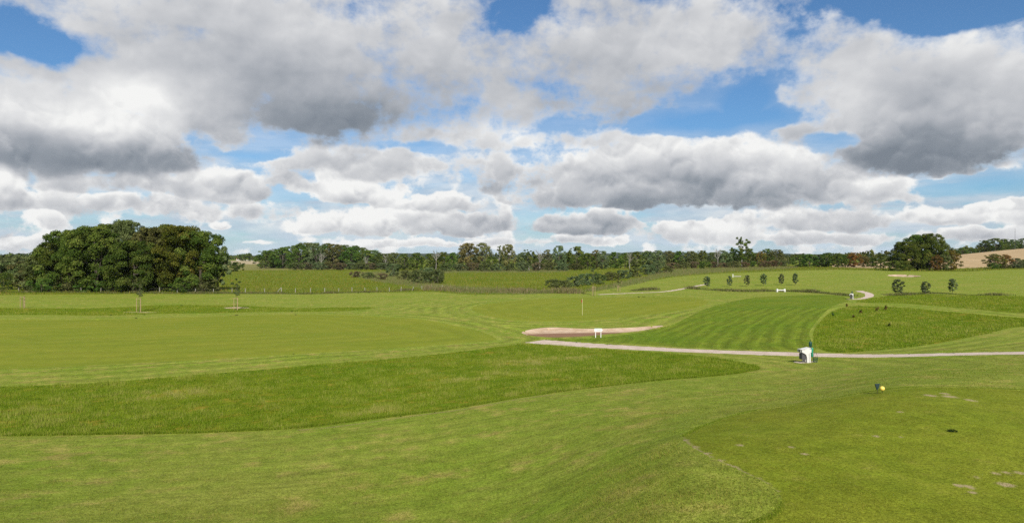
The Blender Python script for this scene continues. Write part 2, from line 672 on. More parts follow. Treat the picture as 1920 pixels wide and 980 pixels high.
BUNKER_A = area([(978, 624), (1000, 616.5), (1040, 613.5), (1100, 616), (1180, 614), (1243, 610), (1205, 619), (1140, 626), (1080, 631), (1020, 631.5)])
BUNKER_B = area([(1665, 515.5), (1690, 514.6), (1726, 516.8), (1716, 518.8), (1676, 518)])
BUNKER_C = area([(418, 577), (440, 575.6), (468, 576.6), (462, 577.6), (430, 578)])
BARE_D = area([(228, 585), (260, 584.2), (300, 585.4), (280, 586.2), (245, 586)])
PATH_A = ribbon(spots([(1000, 639.5), (1050, 643), (1120, 648), (1250, 655), (1400, 661), (1500, 664), (1600, 666.5), (1680, 666.5), (1780, 664), (1920, 661.5), (2150, 661), (2500, 664)]), 2.8)
PATH_B = ribbon(spots([(1122, 552), (1190, 549), (1250, 546), (1292, 539), (1326, 532)]), 1.3)
PATH_C = ribbon(spots([(1588, 561), (1612, 560), (1629, 556), (1629, 551), (1618, 547), (1610, 545)]), 1.3)
PAD = spots([(1488, 677), (1512, 684.5), (1541, 681.5), (1518, 674.5)])
_fy = lambda px, Y: ((px - 960) / F * Y, Y)
STUBBLE = np.array([_fy(1560, 345), _fy(1640, 322), _fy(1720, 312), _fy(1800, 300), _fy(1860, 306), _fy(1920, 312), _fy(2300, 330), _fy(2300, 760), _fy(1920, 760), _fy(1780, 640), _fy(1660, 560), _fy(1560, 480)])
TAN = np.array([_fy(250, 840), _fy(430, 850), _fy(520, 860), _fy(520, 1500), _fy(250, 1500)])
DRY = curve([_fy(380, 440), _fy(500, 430), _fy(640, 470), _fy(640, 700), _fy(520, 820), _fy(250, 820), _fy(300, 480)], True, 6)
REEDS_A = area([(655, 514), (700, 509), (760, 508), (900, 503), (1050, 505), (1050, 510), (900, 511), (840, 512), (800, 524), (835, 534), (960, 541), (1085, 547), (1090, 552), (960, 551), (860, 549), (800, 541), (740, 533), (690, 525)])
REEDS_B = area([(1085, 547), (1130, 536), (1170, 527), (1215, 517), (1240, 508), (1300, 503), (1480, 500), (1480, 503.5), (1330, 512), (1250, 520), (1200, 531), (1150, 541)])

for nm, ol in (('stubble_field', STUBBLE), ('harvested_field', TAN), ('dry_meadow', DRY), ('reed_ground', REEDS_A), ('fairway', O_FAIR), ('reed_ground', REEDS_B), ('rough', STRIP), ('rough', HOLLOW), ('rough', BAND), ('rough', LEFTBAND),
               ('semi_rough', SEMI), ('putting_green', GREEN_A), ('putting_green', GREEN_B), ('tee_ground', TEE), ('sand_bunker', BUNKER_A), ('sand_bunker', BUNKER_B),
               ('sand_bunker', BUNKER_C), ('bare_earth', BARE_D), ('gravel_path', PATH_A), ('gravel_path', PATH_B), ('gravel_path', PATH_C)):
    zone(nm, ol)


def build_land():
    C, R = GC.copy(), GR.copy()
    owner_v = []
    fixed = np.zeros(C.shape, bool)
    polys = []
    for nm, ol in ZONES[::-1]:                 # later zones lie on top: they claim border vertices first
        g = to_grid(ol)
        polys.append((nm, ol, g))
        lo = np.floor(g.min(0) - 2).astype(int)
        hi = np.ceil(g.max(0) + 3).astype(int)
        lo = np.maximum(lo, 0)
        sl = (slice(lo[0], hi[0]), slice(lo[1], hi[1]))
        pts = np.c_[C[sl].ravel(), R[sl].ravel()]
        d, near, ins = seg_dist(pts, g)
        m = (d < .56) & ~fixed[sl].ravel()
        pts[m] = near[m]
        C[sl] = pts[:, 0].reshape(C[sl].shape)
        R[sl] = pts[:, 1].reshape(R[sl].shape)
        f = fixed[sl].ravel()
        f |= m
        fixed[sl] = f.reshape(C[sl].shape)
    th = np.interp(C, np.arange(NC), _th)
    r = np.exp(np.interp(R, np.arange(NR), np.log(_r)))
    X, Y = np.sin(th) * r, np.cos(th) * r
    Z = height(X, Y)
    # faces
    ii, jj = np.meshgrid(np.arange(NC - 1), np.arange(NR - 1), indexing='ij')
    vid = lambda i, j: i * NR + j
    quads = np.stack([vid(ii, jj), vid(ii, jj + 1), vid(ii + 1, jj + 1), vid(ii + 1, jj)], -1).reshape(-1, 4)[:, ::-1]
    cen = np.c_[C.ravel()[quads].mean(1), R.ravel()[quads].mean(1)]
    zid = np.full(len(quads), -1)
    V = np.c_[X.ravel(), Y.ravel(), Z.ravel()]
    n = len(polys)
    for k, (nm, ol, g) in enumerate(polys):
        lo, hi = g.min(0), g.max(0)
        m = np.nonzero((zid < 0) & (cen[:, 0] > lo[0]) & (cen[:, 0] < hi[0]) & (cen[:, 1] > lo[1]) & (cen[:, 1] < hi[1]))[0]
        if len(m) == 0:
            continue
        ins = seg_dist(cen[m], g)[2]
        zid[m[ins]] = n - 1 - k
    # hollow out the bunkers
    for ol, dep in ((BUNKER_A, .26), (BUNKER_B, .5), (BUNKER_C, .15)):
        m = np.nonzero((V[:, 0] > ol[:, 0].min() - 1) & (V[:, 0] < ol[:, 0].max() + 1) & (V[:, 1] > ol[:, 1].min() - 1) & (V[:, 1] < ol[:, 1].max() + 1))[0]
        d, _, ins = seg_dist(V[m, :2], ol)
        V[m, 2] -= np.where(ins, dep * np.clip(d / 1.2, 0, 1) ** .6, 0)
    return V, quads, zid


LAND_V, LAND_Q, LAND_Z = build_land()

# ------------------------------------------------------------------ materials of the land
def grass_mat(name, lush, dull, dry, grain=1.0, stripe=None, patch=.12, dry_at=(.56, .74), bump_s=.5, streak=0.0, wear=False, fscale=2.2):
    m = new_mat(name)
    pos = objpos()
    big = noise(pos, patch, 5, .6)
    mid = noise(pos, patch * 7, 5, .62)
    fine = noise(pos, fscale, 11, .74)
    c = mixc(smooth(big * .6 + mid * .4, .36, .64), lush, dull)
    c = mixc(smooth(mid * .55 + noise(pos, patch * 2.3, 6, .65) * .45, *dry_at), c, dry)
    h = fine * .5 + noise(pos, 30.0, 2, .6) * .5
    if stripe is not None:
        width, depth = stripe
        s = attr('stripe')
        wob = (mid - .5) * .9 + (big - .5) * 3.0
        sw = E.op('SINE', (s + wob) * (2 * math.pi / width))
        amt = smooth(noise(pos, .06, 3, .5), .25, .55)
        k = 1.0 + sw * (amt * depth * attr('sdepth'))
        c = mixc(1.0, c, vec(k * .99, k, k * 1.03), 'MULTIPLY')
    if streak:
        s = attr('stripe')
        px_, py_, pz_ = sepxyz(pos)
        st = noise(vec(s * 3.2, px_ * .10, 0.0), 1.0, 5, .65, dim='2D')
        k = 1.0 + (st - .5) * streak
        c = mixc(1.0, c, vec(k, k, k), 'MULTIPLY')
    grit = noise(pos, 17.0, 4, .8)
    g = smooth(fine * .35 + grit * .65, .28, .72, 1.0 - .78 * grain, 1.0 + .72 * grain)
    c = mixc(1.0, c, vec(g, g, g * .95), 'MULTIPLY')
    if wear:
        w = attr('wear') + (noise(pos, 9.0, 5, .7) - .5) * 1.1 + (noise(pos, 1.6, 3, .6) - .5) * .9
        c = mixc(smooth(w, .28, .80, 0, .85), c, (.38, .29, .17))
    principled(c, .9, .05, bump(h, bump_s, .05))
    return m


G = 1.0
def g3(r, g, b): return (r * G, g * G, b * G)


M_FAIR = grass_mat('fairway_grass', g3(0.169, 0.227, 0.0214), g3(0.226, 0.244, 0.0386), g3(0.304, 0.257, 0.0642), .95, (2.1, .17), streak=.62, dry_at=(.505, .66), patch=.16)
M_SEMI = grass_mat('semi_rough_grass', g3(0.106, 0.167, 0.0092), g3(0.150, 0.185, 0.0145), g3(0.225, 0.205, 0.0330), .95, (1.45, .16), streak=.8)
M_GREEN = grass_mat('green_grass', g3(0.167, 0.202, 0.0177), g3(0.204, 0.219, 0.0221), g3(0.253, 0.232, 0.0332), .35, (3.4, .05), bump_s=.15, streak=.22)
M_TEE = grass_mat('tee_grass', g3(0.148, 0.185, 0.0134), g3(0.188, 0.207, 0.0192), g3(0.256, 0.224, 0.0526), .75, None, patch=.35, dry_at=(.55, .78), wear=True)
M_ROUGH = grass_mat('rough_grass', g3(0.101, 0.160, 0.0047), g3(0.152, 0.179, 0.0083), g3(0.295, 0.209, 0.0295), 1.1, None, patch=.10, bump_s=.9, dry_at=(.515, .68))
M_GROUND = grass_mat('meadow_grass', g3(0.116, 0.164, 0.0135), g3(0.175, 0.194, 0.0208), g3(0.291, 0.207, 0.0520), 1.0, None, patch=.035, bump_s=.9, fscale=1.1)
M_DRY = grass_mat('dry_meadow_grass', g3(.16, .165, .04), g3(.24, .21, .08), g3(.33, .27, .13), .7, None, patch=.02, fscale=.8)
M_REEDG = grass_mat('reed_bed_soil', g3(0.119, 0.168, 0.0275), g3(0.163, 0.168, 0.0440), g3(0.250, 0.180, 0.0935), 1.0, None, patch=.06, fscale=1.0)


def sand_mat(name, light, dark, scale=1.0, floor_tone=None):
    m = new_mat(name)
    pos = objpos()
    a = noise(pos, .8 * scale, 6, .6)
    f = noise(pos, 14 * scale, 6, .7)
    c = mixc(smooth(a, .35, .65), dark, light)
    if floor_tone:
        c = mixc(smooth(attr('near_floor') + (a - .5) * .6, .08, .38), c, floor_tone)  # darker, redder tone over the near half of the sand
    k = smooth(f, .2, .8, .75, 1.2)
    c = mixc(1.0, c, vec(k, k, k), 'MULTIPLY')
    principled(c, .95, .1, bump(f, .6, .03))
    return m


M_SAND = sand_mat('bunker_sand', (.56, .42, .30), (.44, .31, .20), floor_tone=(.24, .135, .08))
M_EARTH = sand_mat('bare_earth', (.36, .32, .13), (.25, .25, .07), .6)
M_PATH = sand_mat('path_gravel', (.62, .50, .41), (.50, .39, .31), 1.6)


def stubble_mat(name, light, dark, ang, width):
    m = new_mat(name)
    pos = objpos()
    x, y, z = sepxyz(pos)
    ca, sa = math.cos(ang), math.sin(ang)
    s = x * ca + y * sa + (noise(pos, .012, 3, .5) - .5) * 14
    rows = E.op('SINE', s * (2 * math.pi / width))
    tram = smooth(E.op('SINE', s * (2 * math.pi / (width * 3.0))), .55, .95)
    n = noise(pos, .05, 7, .65)
    c = mixc(smooth(n, .35, .65), light, dark)
    k = 1.0 + rows * .10 - tram * .22 + (noise(pos, .6, 6, .7) - .5) * .5
    c = mixc(1.0, c, vec(k, k, k), 'MULTIPLY')
    principled(c, .9, .1)
    return m


M_STUB = stubble_mat('stubble', (.50, .36, .20), (.42, .30, .155), math.radians(72), 7.0)
M_TAN = stubble_mat('harvested', (.46, .36, .22), (.38, .31, .18), math.radians(10), 9.0)

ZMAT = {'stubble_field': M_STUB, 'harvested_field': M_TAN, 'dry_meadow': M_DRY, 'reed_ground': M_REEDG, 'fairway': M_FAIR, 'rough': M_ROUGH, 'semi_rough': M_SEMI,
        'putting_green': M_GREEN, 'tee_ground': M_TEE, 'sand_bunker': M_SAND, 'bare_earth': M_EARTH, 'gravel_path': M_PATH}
WEAR = [(1389, 834, .16), (1484, 838, .09), (1511, 851, .10), (1645, 818, .12), (1690, 819, .07), (1800, 910, .13), (1818, 912, .13), (1823, 923, .10), (1833, 895, .11), (1868, 887, .12), (1890, 886, .15),
        (1912, 886, .15), (1884, 909, .16), (1898, 910, .12), (1774, 738, .20), (1782, 743, .28), (1745, 741, .22), (1822, 750, .25), (1688, 772, .12), (1285, 825, .16), (1300, 838, .16), (1322, 851, .16), (1350, 863, .15), (1375, 875, .12)]


def build_surfaces():
    objs = {}
    wp = spots([(a, b) for a, b, c in WEAR])
    for k in range(-1, len(ZONES)):
        f = LAND_Q[LAND_Z == k]
        if len(f) == 0:
            continue
        used, inv = np.unique(f, return_inverse=True)
        v = LAND_V[used]
        nm = 'ground' if k < 0 else ZONES[k][0]
        mat = M_GROUND if k < 0 else ZMAT[nm]
        at = {}
        if nm in ('fairway', 'semi_rough', 'putting_green'):
            x, y = v[:, 0], v[:, 1]
            s = y + .16 * x + vnoise(x / 30, y / 30) * 6
            near = (y < 62) & (np.abs(x) < 90)
            s[near] = seg_dist(v[near, :2], STRIP[::4])[0]
            md = (y > 58) & (y < 128) & (x > -75) & (x < 40)
            s[md] = np.minimum(seg_dist(v[md, :2], GREEN_A[::3])[0], seg_dist(v[md, :2], GREEN_B[::3])[0])
            rt = (x > 14) & (y > 44) & (y < 150) & (x < 110)
            s[rt] = seg_dist(v[rt, :2], HOLLOW[::2])[0]
            at['stripe'] = s
            at['sdepth'] = np.clip((np.hypot(x, y) - 22) / 40, .25, 1.0)
        if nm == 'tee_ground':
            w = np.zeros(len(v))
            for (a, b), (_, _, rad) in zip(wp, WEAR):
                w = np.maximum(w, 1 - np.hypot((v[:, 0] - a) * .8, (v[:, 1] - b) * .7) / rad)
            dl = seg_dist(v[:, :2], curve(spots([(1279, 820), (1300, 838), (1330, 855), (1380, 878), (1430, 902), (1456, 920)]), False, 8), False)[0]
            w = np.maximum(w, (1 - dl / .16) * .62)
            at['wear'] = np.clip(w, 0, 1)
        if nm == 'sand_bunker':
            at['near_floor'] = np.clip(seg_dist(v[:, :2], ZONES[k][1])[0] / 1.6, 0, 1) * np.clip((ZONES[k][1][:, 1].mean() + .6 - v[:, 1]) / 1.6, 0, 1)  # grows inward from the rim, on the near side only
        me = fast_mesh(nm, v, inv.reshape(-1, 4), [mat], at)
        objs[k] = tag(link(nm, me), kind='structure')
    return objs


LAND = build_surfaces()


# ------------------------------------------------------------------ grass blades on the land
def leafy(name, cols, trans=.35, attrn='tint', rough=.6, objvar=0.0, noise_scale=None):
    """two-sided leaf: diffuse with light coming through"""
    m = new_mat(name)
    nt = E.nt
    t = attr(attrn)
    ramp = nt.nodes.new('ShaderNodeValToRGB')
    nt.links.new(t.s, ramp.inputs[0])
    es = ramp.color_ramp.elements
    es[0].position, es[0].color = 0, (*cols[0], 1)
    es[1].position, es[1].color = 1, (*cols[-1], 1)
    for i, c in enumerate(cols[1:-1]):
        e = es.new((i + 1) / (len(cols) - 1))
        e.color = (*c, 1)
    c = E(ramp.outputs[0])
    if objvar:
        oi = nt.nodes.new('ShaderNodeObjectInfo')
        rnd = E(oi.outputs['Random'])
        k = 1.0 + (rnd - .5) * objvar
        k2 = 1.0 + (E.op('FRACT', rnd * 7.31) - .5) * objvar * .45
        c = mixc(1.0, c, vec(k2, k, k), 'MULTIPLY')
        c = mixc(1.0, c, E(oi.outputs['Color']), 'MULTIPLY')
    d = nt.nodes.new('ShaderNodeBsdfDiffuse')
    tr = nt.nodes.new('ShaderNodeBsdfTranslucent')
    mx = nt.nodes.new('ShaderNodeMixShader')
    o = nt.nodes.new('ShaderNodeOutputMaterial')
    nt.links.new(c.s, d.inputs[0])
    nt.links.new(c.s, tr.inputs[0])
    mx.inputs[0].default_value = trans
    nt.links.new(d.outputs[0], mx.inputs[1])
    nt.links.new(tr.outputs[0], mx.inputs[2])
    nt.links.new(mx.outputs[0], o.inputs[0])
    return m


def scatter(faces, n, wfun, rng, tuft=0.0):
    v = LAND_V[faces]
    cen = v.mean(1)
    ar = np.linalg.norm(np.cross(v[:, 2] - v[:, 0], v[:, 3] - v[:, 1]), axis=1)
    r = np.hypot(cen[:, 0], cen[:, 1])
    w = ar * wfun(cen, r)
    if tuft:
        c = vnoise(cen[:, 0] * 1.7 + 4, cen[:, 1] * 1.2) + .7 * vnoise(cen[:, 0] * 4.1, cen[:, 1] * 3.3 + 2)
        w = w * np.clip(.6 + c * tuft, .06, 2)
    w /= w.sum()
    k = rng.choice(len(faces), n, p=w)
    a, b = rng.random((2, n, 1))
    q = v[k]
    return (q[:, 0] * (1 - a) + q[:, 1] * a) * (1 - b) + (q[:, 3] * (1 - a) + q[:, 2] * a) * b


STRAW = [(*spots([(1000, 680)])[0], 5.0), (*spots([(960, 700)])[0], 3.5), (*spots([(860, 712)])[0], 2.5), (*spots([(1060, 672)])[0], 4.0), (*spots([(690, 775)])[0], 1.6), (*spots([(330, 740)])[0], 3.0)]


def blades(name, faces, n, h, w, mat, wfun, lean=.5, label=None, seed=1, grow=0.0, cat=None, tuft=0.0):
    """one upright sliver of grass per point; slivers farther off are a little larger"""
    rng = np.random.default_rng(seed)
    p = scatter(faces, n, wfun, rng, tuft)
    r = np.hypot(p[:, 0], p[:, 1])
    clump = vnoise(p[:, 0] * 1.3, p[:, 1] * 1.1) + .7 * vnoise(p[:, 0] * .35 + 9, p[:, 1] * .3) + .5 * vnoise(p[:, 0] * 3.1, p[:, 1] * 2.7)
    straw = np.zeros(n)
    for cx, cy, cr in STRAW:
        straw = np.maximum(straw, 1 - np.hypot(p[:, 0] - cx, p[:, 1] - cy) / cr)
    hh = h * (.45 + 1.1 * rng.random(n) ** 1.5) * np.maximum(1 + clump * .9, .2) * (1 + grow * r)
    ww = w * (.7 + .6 * rng.random(n)) * (1 + grow * r)
    a = rng.random(n) * 2 * np.pi
    side = np.c_[np.cos(a), np.sin(a), np.zeros(n)] * ww[:, None] * .5
    b = rng.random(n) * 2 * np.pi
    tip = np.c_[np.cos(b) * hh * lean * rng.random(n), np.sin(b) * hh * lean * rng.random(n), hh]
    V = np.stack([p - side, p + side, p + tip], 1).reshape(-1, 3)
    V[:, 2] -= .004
    tint = np.clip(rng.normal(.36, .2, n) + clump * .42 + straw * .5, 0, 1)
    me = fast_mesh(name, V, np.arange(3 * n).reshape(-1, 3), [mat], {'tint': np.repeat(tint, 3)}, False)
    return tag(link(name, me), label, cat, kind='stuff')


M_BL_ROUGH = leafy('rough_blade', [(.074, .135, .006), (.150, .235, .013), (.255, .310, .034), (.34, .34, .07), (.40, .36, .12)], .4)
M_BL_FAIR = leafy('fairway_blade', [g3(0.127, 0.189, 0.0142), g3(0.190, 0.233, 0.0267), g3(0.254, 0.257, 0.0444), g3(0.368, 0.301, 0.0890)], .4)
M_BL_TEE = leafy('tee_blade', [g3(0.121, 0.158, 0.0095), g3(0.170, 0.193, 0.0143), g3(0.220, 0.213, 0.0238), g3(0.309, 0.254, 0.0634)], .4)
M_BL_REED = leafy('reed_blade', [(.10, .14, .03), (.16, .17, .05), (.24, .19, .10), (.33, .25, .15)], .3)
M_BL_MEADOW = leafy('meadow_blade', [g3(0.092, 0.147, 0.0104), g3(0.151, 0.196, 0.0166), g3(0.252, 0.221, 0.0416), g3(0.370, 0.245, 0.0832)], .4)


def zf(*ks):
    m = np.isin(LAND_Z, ks)
    return LAND_Q[m]


IN_VIEW = lambda c: (np.abs(c[:, 0]) < c[:, 1] * .80 + 1.0) & (c[:, 1] > 5)
near_w = lambda c, r: np.where(IN_VIEW(c), 1 / np.maximum(r, 6) ** 2, 0)
blades('rough_grass', zf(6), 230000, .085, .012, M_BL_ROUGH, near_w, label='uncut lush grass of the rough strip across the foreground', cat='grass', grow=.012, tuft=1.9)
blades('rough_grass', zf(7, 8, 9), 90000, .10, .03, M_BL_ROUGH, near_w, label='uncut grass in the hollow beyond the path and on the low banks', cat='grass', seed=2, grow=.004, tuft=1.6)
blades('mown_grass', zf(4, 10), 330000, .026, .008, M_BL_FAIR, lambda c, r: np.where(IN_VIEW(c) & (r < 60), 1 / np.maximum(r, 6) ** 2.4, 0), lean=1.3, label='short mown grass of the fairway', cat='grass', seed=3, grow=.02)
blades('tee_grass', zf(13), 160000, .014, .006, M_BL_TEE, lambda c, r: np.where(IN_VIEW(c), 1 / np.maximum(r, 6) ** 2.2, 0), lean=1.4, label='closely mown olive grass of the teeing ground', cat='grass', seed=4, grow=.02)
blades('meadow_grass', zf(-1), 90000, .28, .10, M_BL_MEADOW, lambda c, r: np.where(IN_VIEW(c) & (r > 100) & (r < 480), 1 / r ** 1.8, 0), label='tall grass of the meadow beyond the fence', cat='grass', seed=5, grow=.002)
blades('reeds', zf(3, 5), 42000, .62, .09, M_BL_REED, lambda c, r: np.where(IN_VIEW(c), 1 / r ** 1.2, 0), label='brown reeds and tall weeds along the ditch', cat='reeds', seed=6, lean=.35)

# ------------------------------------------------------------------ trees and bushes
def bark_mat(name, a, b):
    m = new_mat(name)
    tc = E.nt.nodes.new('ShaderNodeTexCoord')
    p = E(tc.outputs['Object'])
    x, y, z = sepxyz(p)
    n = noise(vec(x * 3.0, y * 3.0, z * .6), 3.0, 6, .65)
    principled(mixc(smooth(n, .35, .65), a, b), .9, .1, bump(n, .7, .05))
    return m


M_BARK = bark_mat('bark', (.055, .045, .035), (.12, .10, .08))
M_BARK_PALE = bark_mat('pale_bark', (.19, .175, .15), (.31, .285, .25))
LEAF = {
    'oak': leafy('oak_leaf', [(0.032, 0.057, 0.011), (0.064, 0.098, 0.018), (0.106, 0.139, 0.027), (0.169, 0.183, 0.043)], .25, objvar=.35),
    'olive': leafy('olive_leaf', [(0.042, 0.050, 0.017), (0.081, 0.092, 0.031), (0.129, 0.137, 0.050), (0.182, 0.182, 0.077)], .25, objvar=.35),
    'pale': leafy('pale_leaf', [(0.069, 0.081, 0.031), (0.125, 0.138, 0.056), (0.188, 0.194, 0.094), (0.263, 0.250, 0.138)], .25, objvar=.3),
    'autumn': leafy('autumn_leaf', [(0.052, 0.076, 0.015), (0.116, 0.110, 0.026), (0.197, 0.133, 0.037), (0.254, 0.187, 0.059)], .25, objvar=.3),
    'brown': leafy('brown_leaf', [(0.056, 0.048, 0.021), (0.105, 0.081, 0.042), (0.154, 0.109, 0.064), (0.210, 0.154, 0.098)], .2, objvar=.3),
    'willow': leafy('willow_leaf', [(0.048, 0.069, 0.028), (0.086, 0.114, 0.048), (0.135, 0.166, 0.078), (0.207, 0.224, 0.121)], .2, objvar=.25),
}


def tube(V, Fc, p0, p1, r0, r1, seg=6, bend=0.0, rng=None):
    """tapered limb appended to vertex / face lists"""
    p0, p1 = np.array(p0, float), np.array(p1, float)
    d = p1 - p0
    L = np.linalg.norm(d) + 1e-9
    d /= L
    u = np.cross(d, (0, 0, 1.0) if abs(d[2]) < .9 else (1.0, 0, 0))
    u /= np.linalg.norm(u)
    w = np.cross(d, u)
    off = np.zeros(3)
    if rng is not None and bend:
        off = (rng.random(3) - .5) * bend * L
    b = len(V)
    rings = 4 if bend else 2
    for k in range(rings):
        t = k / (rings - 1)
        c = p0 + (p1 - p0) * t + off * math.sin(math.pi * t)
        r = r0 + (r1 - r0) * t
        for s in range(seg):
            a = 2 * math.pi * s / seg
            V.append(c + (u * math.cos(a) + w * math.sin(a)) * r)
    for k in range(rings - 1):
        for s in range(seg):
            a0 = b + k * seg + s
            a1 = b + k * seg + (s + 1) % seg
            Fc.append((a0, a1, a1 + seg, a0 + seg))
    c = len(V)
    V.append(p1 + d * r1 * .5)
    e = b + (rings - 1) * seg
    for s in range(seg):
        Fc.append((e + s, e + (s + 1) % seg, c))


def leaves_on(cent, rad, n, size, rng, inner=.16, flat=1.0, down=.0):
    """n leaf faces over the shells of the given clumps"""
    w = rad ** 2
    k = rng.choice(len(cent), n, p=w / w.sum())
    d = rng.normal(size=(n, 3))
    d /= np.linalg.norm(d, axis=1)[:, None]
    d[:, 2] = np.where(d[:, 2] < -.35, -d[:, 2] * .6, d[:, 2])
    d /= np.linalg.norm(d, axis=1)[:, None]
    rr = rad[k] * (1 - .42 * rng.random(n) ** 2.2)
    isin = rng.random(n) < inner
    rr = np.where(isin, rad[k] * rng.random(n) * .7, rr)
    p = cent[k] + d * rr[:, None] * np.array([1, 1, flat])
    nrm = d * .8 + rng.normal(size=(n, 3)) * .55
    nrm /= np.linalg.norm(nrm, axis=1)[:, None]
    t = np.cross(nrm, rng.normal(size=(n, 3)))
    t /= np.linalg.norm(t, axis=1)[:, None]
    t[:, 2] -= down
    b = np.cross(nrm, t)
    s = size * (.65 + .8 * rng.random(n))
    s = np.where(isin, s * 1.9, s)[:, None]
    V = np.stack([p - t * s * .6, p - b * s * .36 + nrm * s * .08, p + t * s * .6, p + b * s * .36 + nrm * s * .08], 1).reshape(-1, 3)
    ctint = rng.normal(0, .17, len(cent))
    tint = np.clip(rng.normal(.42, .17, n) + ctint[k], 0, 1)
    return V, np.repeat(tint, 4)


def crown_clumps(H, hb, R, n, rng, top=.75, rough=.25, clump=.30, dome=1.0):
    """clump centres and radii filling an uneven crown from height hb to H"""
    cent, rad = [], []
    zc = hb + (H - hb) * .45
    ang = rng.random(6) * 6.28
    amp = rng.random(6) * rough
    for i in range(n):
        t = (i + .5) / n
        z = hb + (H - hb) * (t ** .9)
        q = (z - zc) / ((H - zc) if z > zc else (zc - hb) * 1.25)
        prof = math.sqrt(max(1 - abs(q) ** (2.0 if z < zc else 2.2 * dome), .03))
        a = i * 2.399 + rng.random() * .9
        lob = 1 + sum(amp[k] * math.sin((k + 1) * a + ang[k] + z * .3) for k in range(4)) * .55
        rc = clump * R * (.65 + .6 * rng.random()) * (.75 if q > .7 else 1.0)
        rr = max(R * prof * lob - rc * .75, 0) * (1.0 if rng.random() < .78 else rng.random())
        cent.append((math.cos(a) * rr, math.sin(a) * rr, min(z, H - rc * .8)))
        rad.append(rc)
    return np.array(cent), np.array(rad)


def tree_mesh(key, H, hb, R, nclump, nleaf, size, seed, trunk_r=.3, rough=.25, clump=.30, dome=1.0, flat=.85, leafkind='oak', multi=1, gaps=0.0, pale=False, down=0.0):
    rng = np.random.default_rng(seed)
    cent, rad = crown_clumps(H, hb, R, nclump, rng, rough=rough, clump=clump, dome=dome)
    if gaps:
        keep = rng.random(len(cent)) > gaps
        cent, rad = cent[keep], rad[keep]
    V, tint = leaves_on(cent, rad, nleaf, size, rng, flat=flat, down=down)
    cm = fast_mesh('crown_' + key, V, np.arange(len(V)).reshape(-1, 4), [LEAF[leafkind]], {'tint': tint}, False)
    tv, tf = [], []
    for m in range(multi):
        bx, by = ((rng.random(2) - .5) * R * .5) if multi > 1 else (0, 0)
        topz = hb + (H - hb) * .62
        tr = trunk_r / math.sqrt(multi)
        tube(tv, tf, (bx, by, -.3), (bx * 1.2, by * 1.2, topz), tr, tr * .35, 7, .06, rng)
        for j in range(7 if multi == 1 else 3):
            k = rng.integers(len(cent))
            z0 = min(hb * .8 + (topz - hb * .8) * rng.random(), cent[k][2] * .9)
            tube(tv, tf, (bx * 1.1, by * 1.1, z0), cent[k], tr * .42, tr * .12, 5, .12, rng)
    tm = bpy.data.meshes.new('trunk_' + key)
    tm.from_pydata([tuple(v) for v in tv], [], tf)
    tm.materials.append(M_BARK_PALE if pale else M_BARK)
    tm.polygons.foreach_set('use_smooth', [True] * len(tm.polygons))
    return cm, tm


def dead_mesh(key, H, seed, spread=.3):
    rng = np.random.default_rng(seed)
    tv, tf = [], []
    tube(tv, tf, (0, 0, -.3), (rng.normal() * .4, rng.normal() * .4, H * .8), H * .022, H * .008, 6, .05, rng)
    for j in range(13):
        z0 = H * (.3 + .5 * rng.random())
        a = rng.random() * 6.28
        L = H * spread * (.5 + .6 * rng.random()) * (1.2 - z0 / H)
        e = np.array([math.cos(a) * L, math.sin(a) * L, z0 + L * (.7 + .8 * rng.random())])
        tube(tv, tf, (0, 0, z0), e, H * .011, H * .004, 5, .15, rng)
        for q in range(2):
            e2 = e + np.array([rng.normal(), rng.normal(), abs(rng.normal()) + .3]) * L * .35
            tube(tv, tf, (np.array([0, 0, z0]) + e) / 2, e2, H * .006, H * .0025, 4)
    tm = bpy.data.meshes.new('branches_' + key)
    tm.from_pydata([tuple(v) for v in tv], [], tf)
    tm.materials.append(M_BARK_PALE)
    return tm


# prototypes, 10 m tall unless said otherwise
K = {}
for i, lk in enumerate(('oak', 'oak', 'oak', 'olive')):
    K['big%d' % i] = tree_mesh('big%d' % i, 10, .45, 4.6, 84, 26000, .195, 20 + i, .34, .32, .23, leafkind=lk)
K['edge'] = tree_mesh('edge', 10, 1.2, 3.4, 40, 6000, .28, 31, .28, .45, .24, leafkind='pale', gaps=.12)
for i, lk in enumerate(('oak', 'olive', 'oak', 'pale', 'autumn', 'willow')):
    K['mid%d' % i] = tree_mesh('mid%d' % i, 10, .25, 4.2, 50, 5000, .30, 40 + i, .28, .40, .25, leafkind=lk)
for i, lk in enumerate(('olive', 'pale', 'oak')):
    K['loose%d' % i] = tree_mesh('loose%d' % i, 10, 2.2, 2.6, 46, 2400, .26, 60 + i, .20, .8, .20, leafkind=lk, gaps=.25, pale=True, flat=1.1)
for i, lk in enumerate(('olive', 'brown', 'willow', 'oak')):
    K['bush%d' % i] = tree_mesh('bush%d' % i, 4, .02, 3.2, 34, 3200, .21, 70 + i, .16, .42, .25, flat=.8, leafkind=lk, multi=4)
for i in range(3):
    K['ball%d' % i] = tree_mesh('ball%d' % i, 3, .42, .88, 30, 1900, .13, 80 + i, .05, .34, .32, leafkind='willow')
K['sapling'] = tree_mesh('sapling', 5, 2.2, .8, 12, 260, .17, 90, .035, .5, .34, leafkind='olive', gaps=.2)
DEAD = [dead_mesh(str(i), 10, 95 + i) for i in range(3)]

_ORD = ('first second third fourth fifth sixth seventh eighth ninth tenth eleventh twelfth thirteenth fourteenth fifteenth sixteenth seventeenth eighteenth nineteenth twentieth '
        'twenty-first twenty-second twenty-third twenty-fourth twenty-fifth twenty-sixth twenty-seventh twenty-eighth twenty-ninth thirtieth').split()
_rt = random.Random(3)


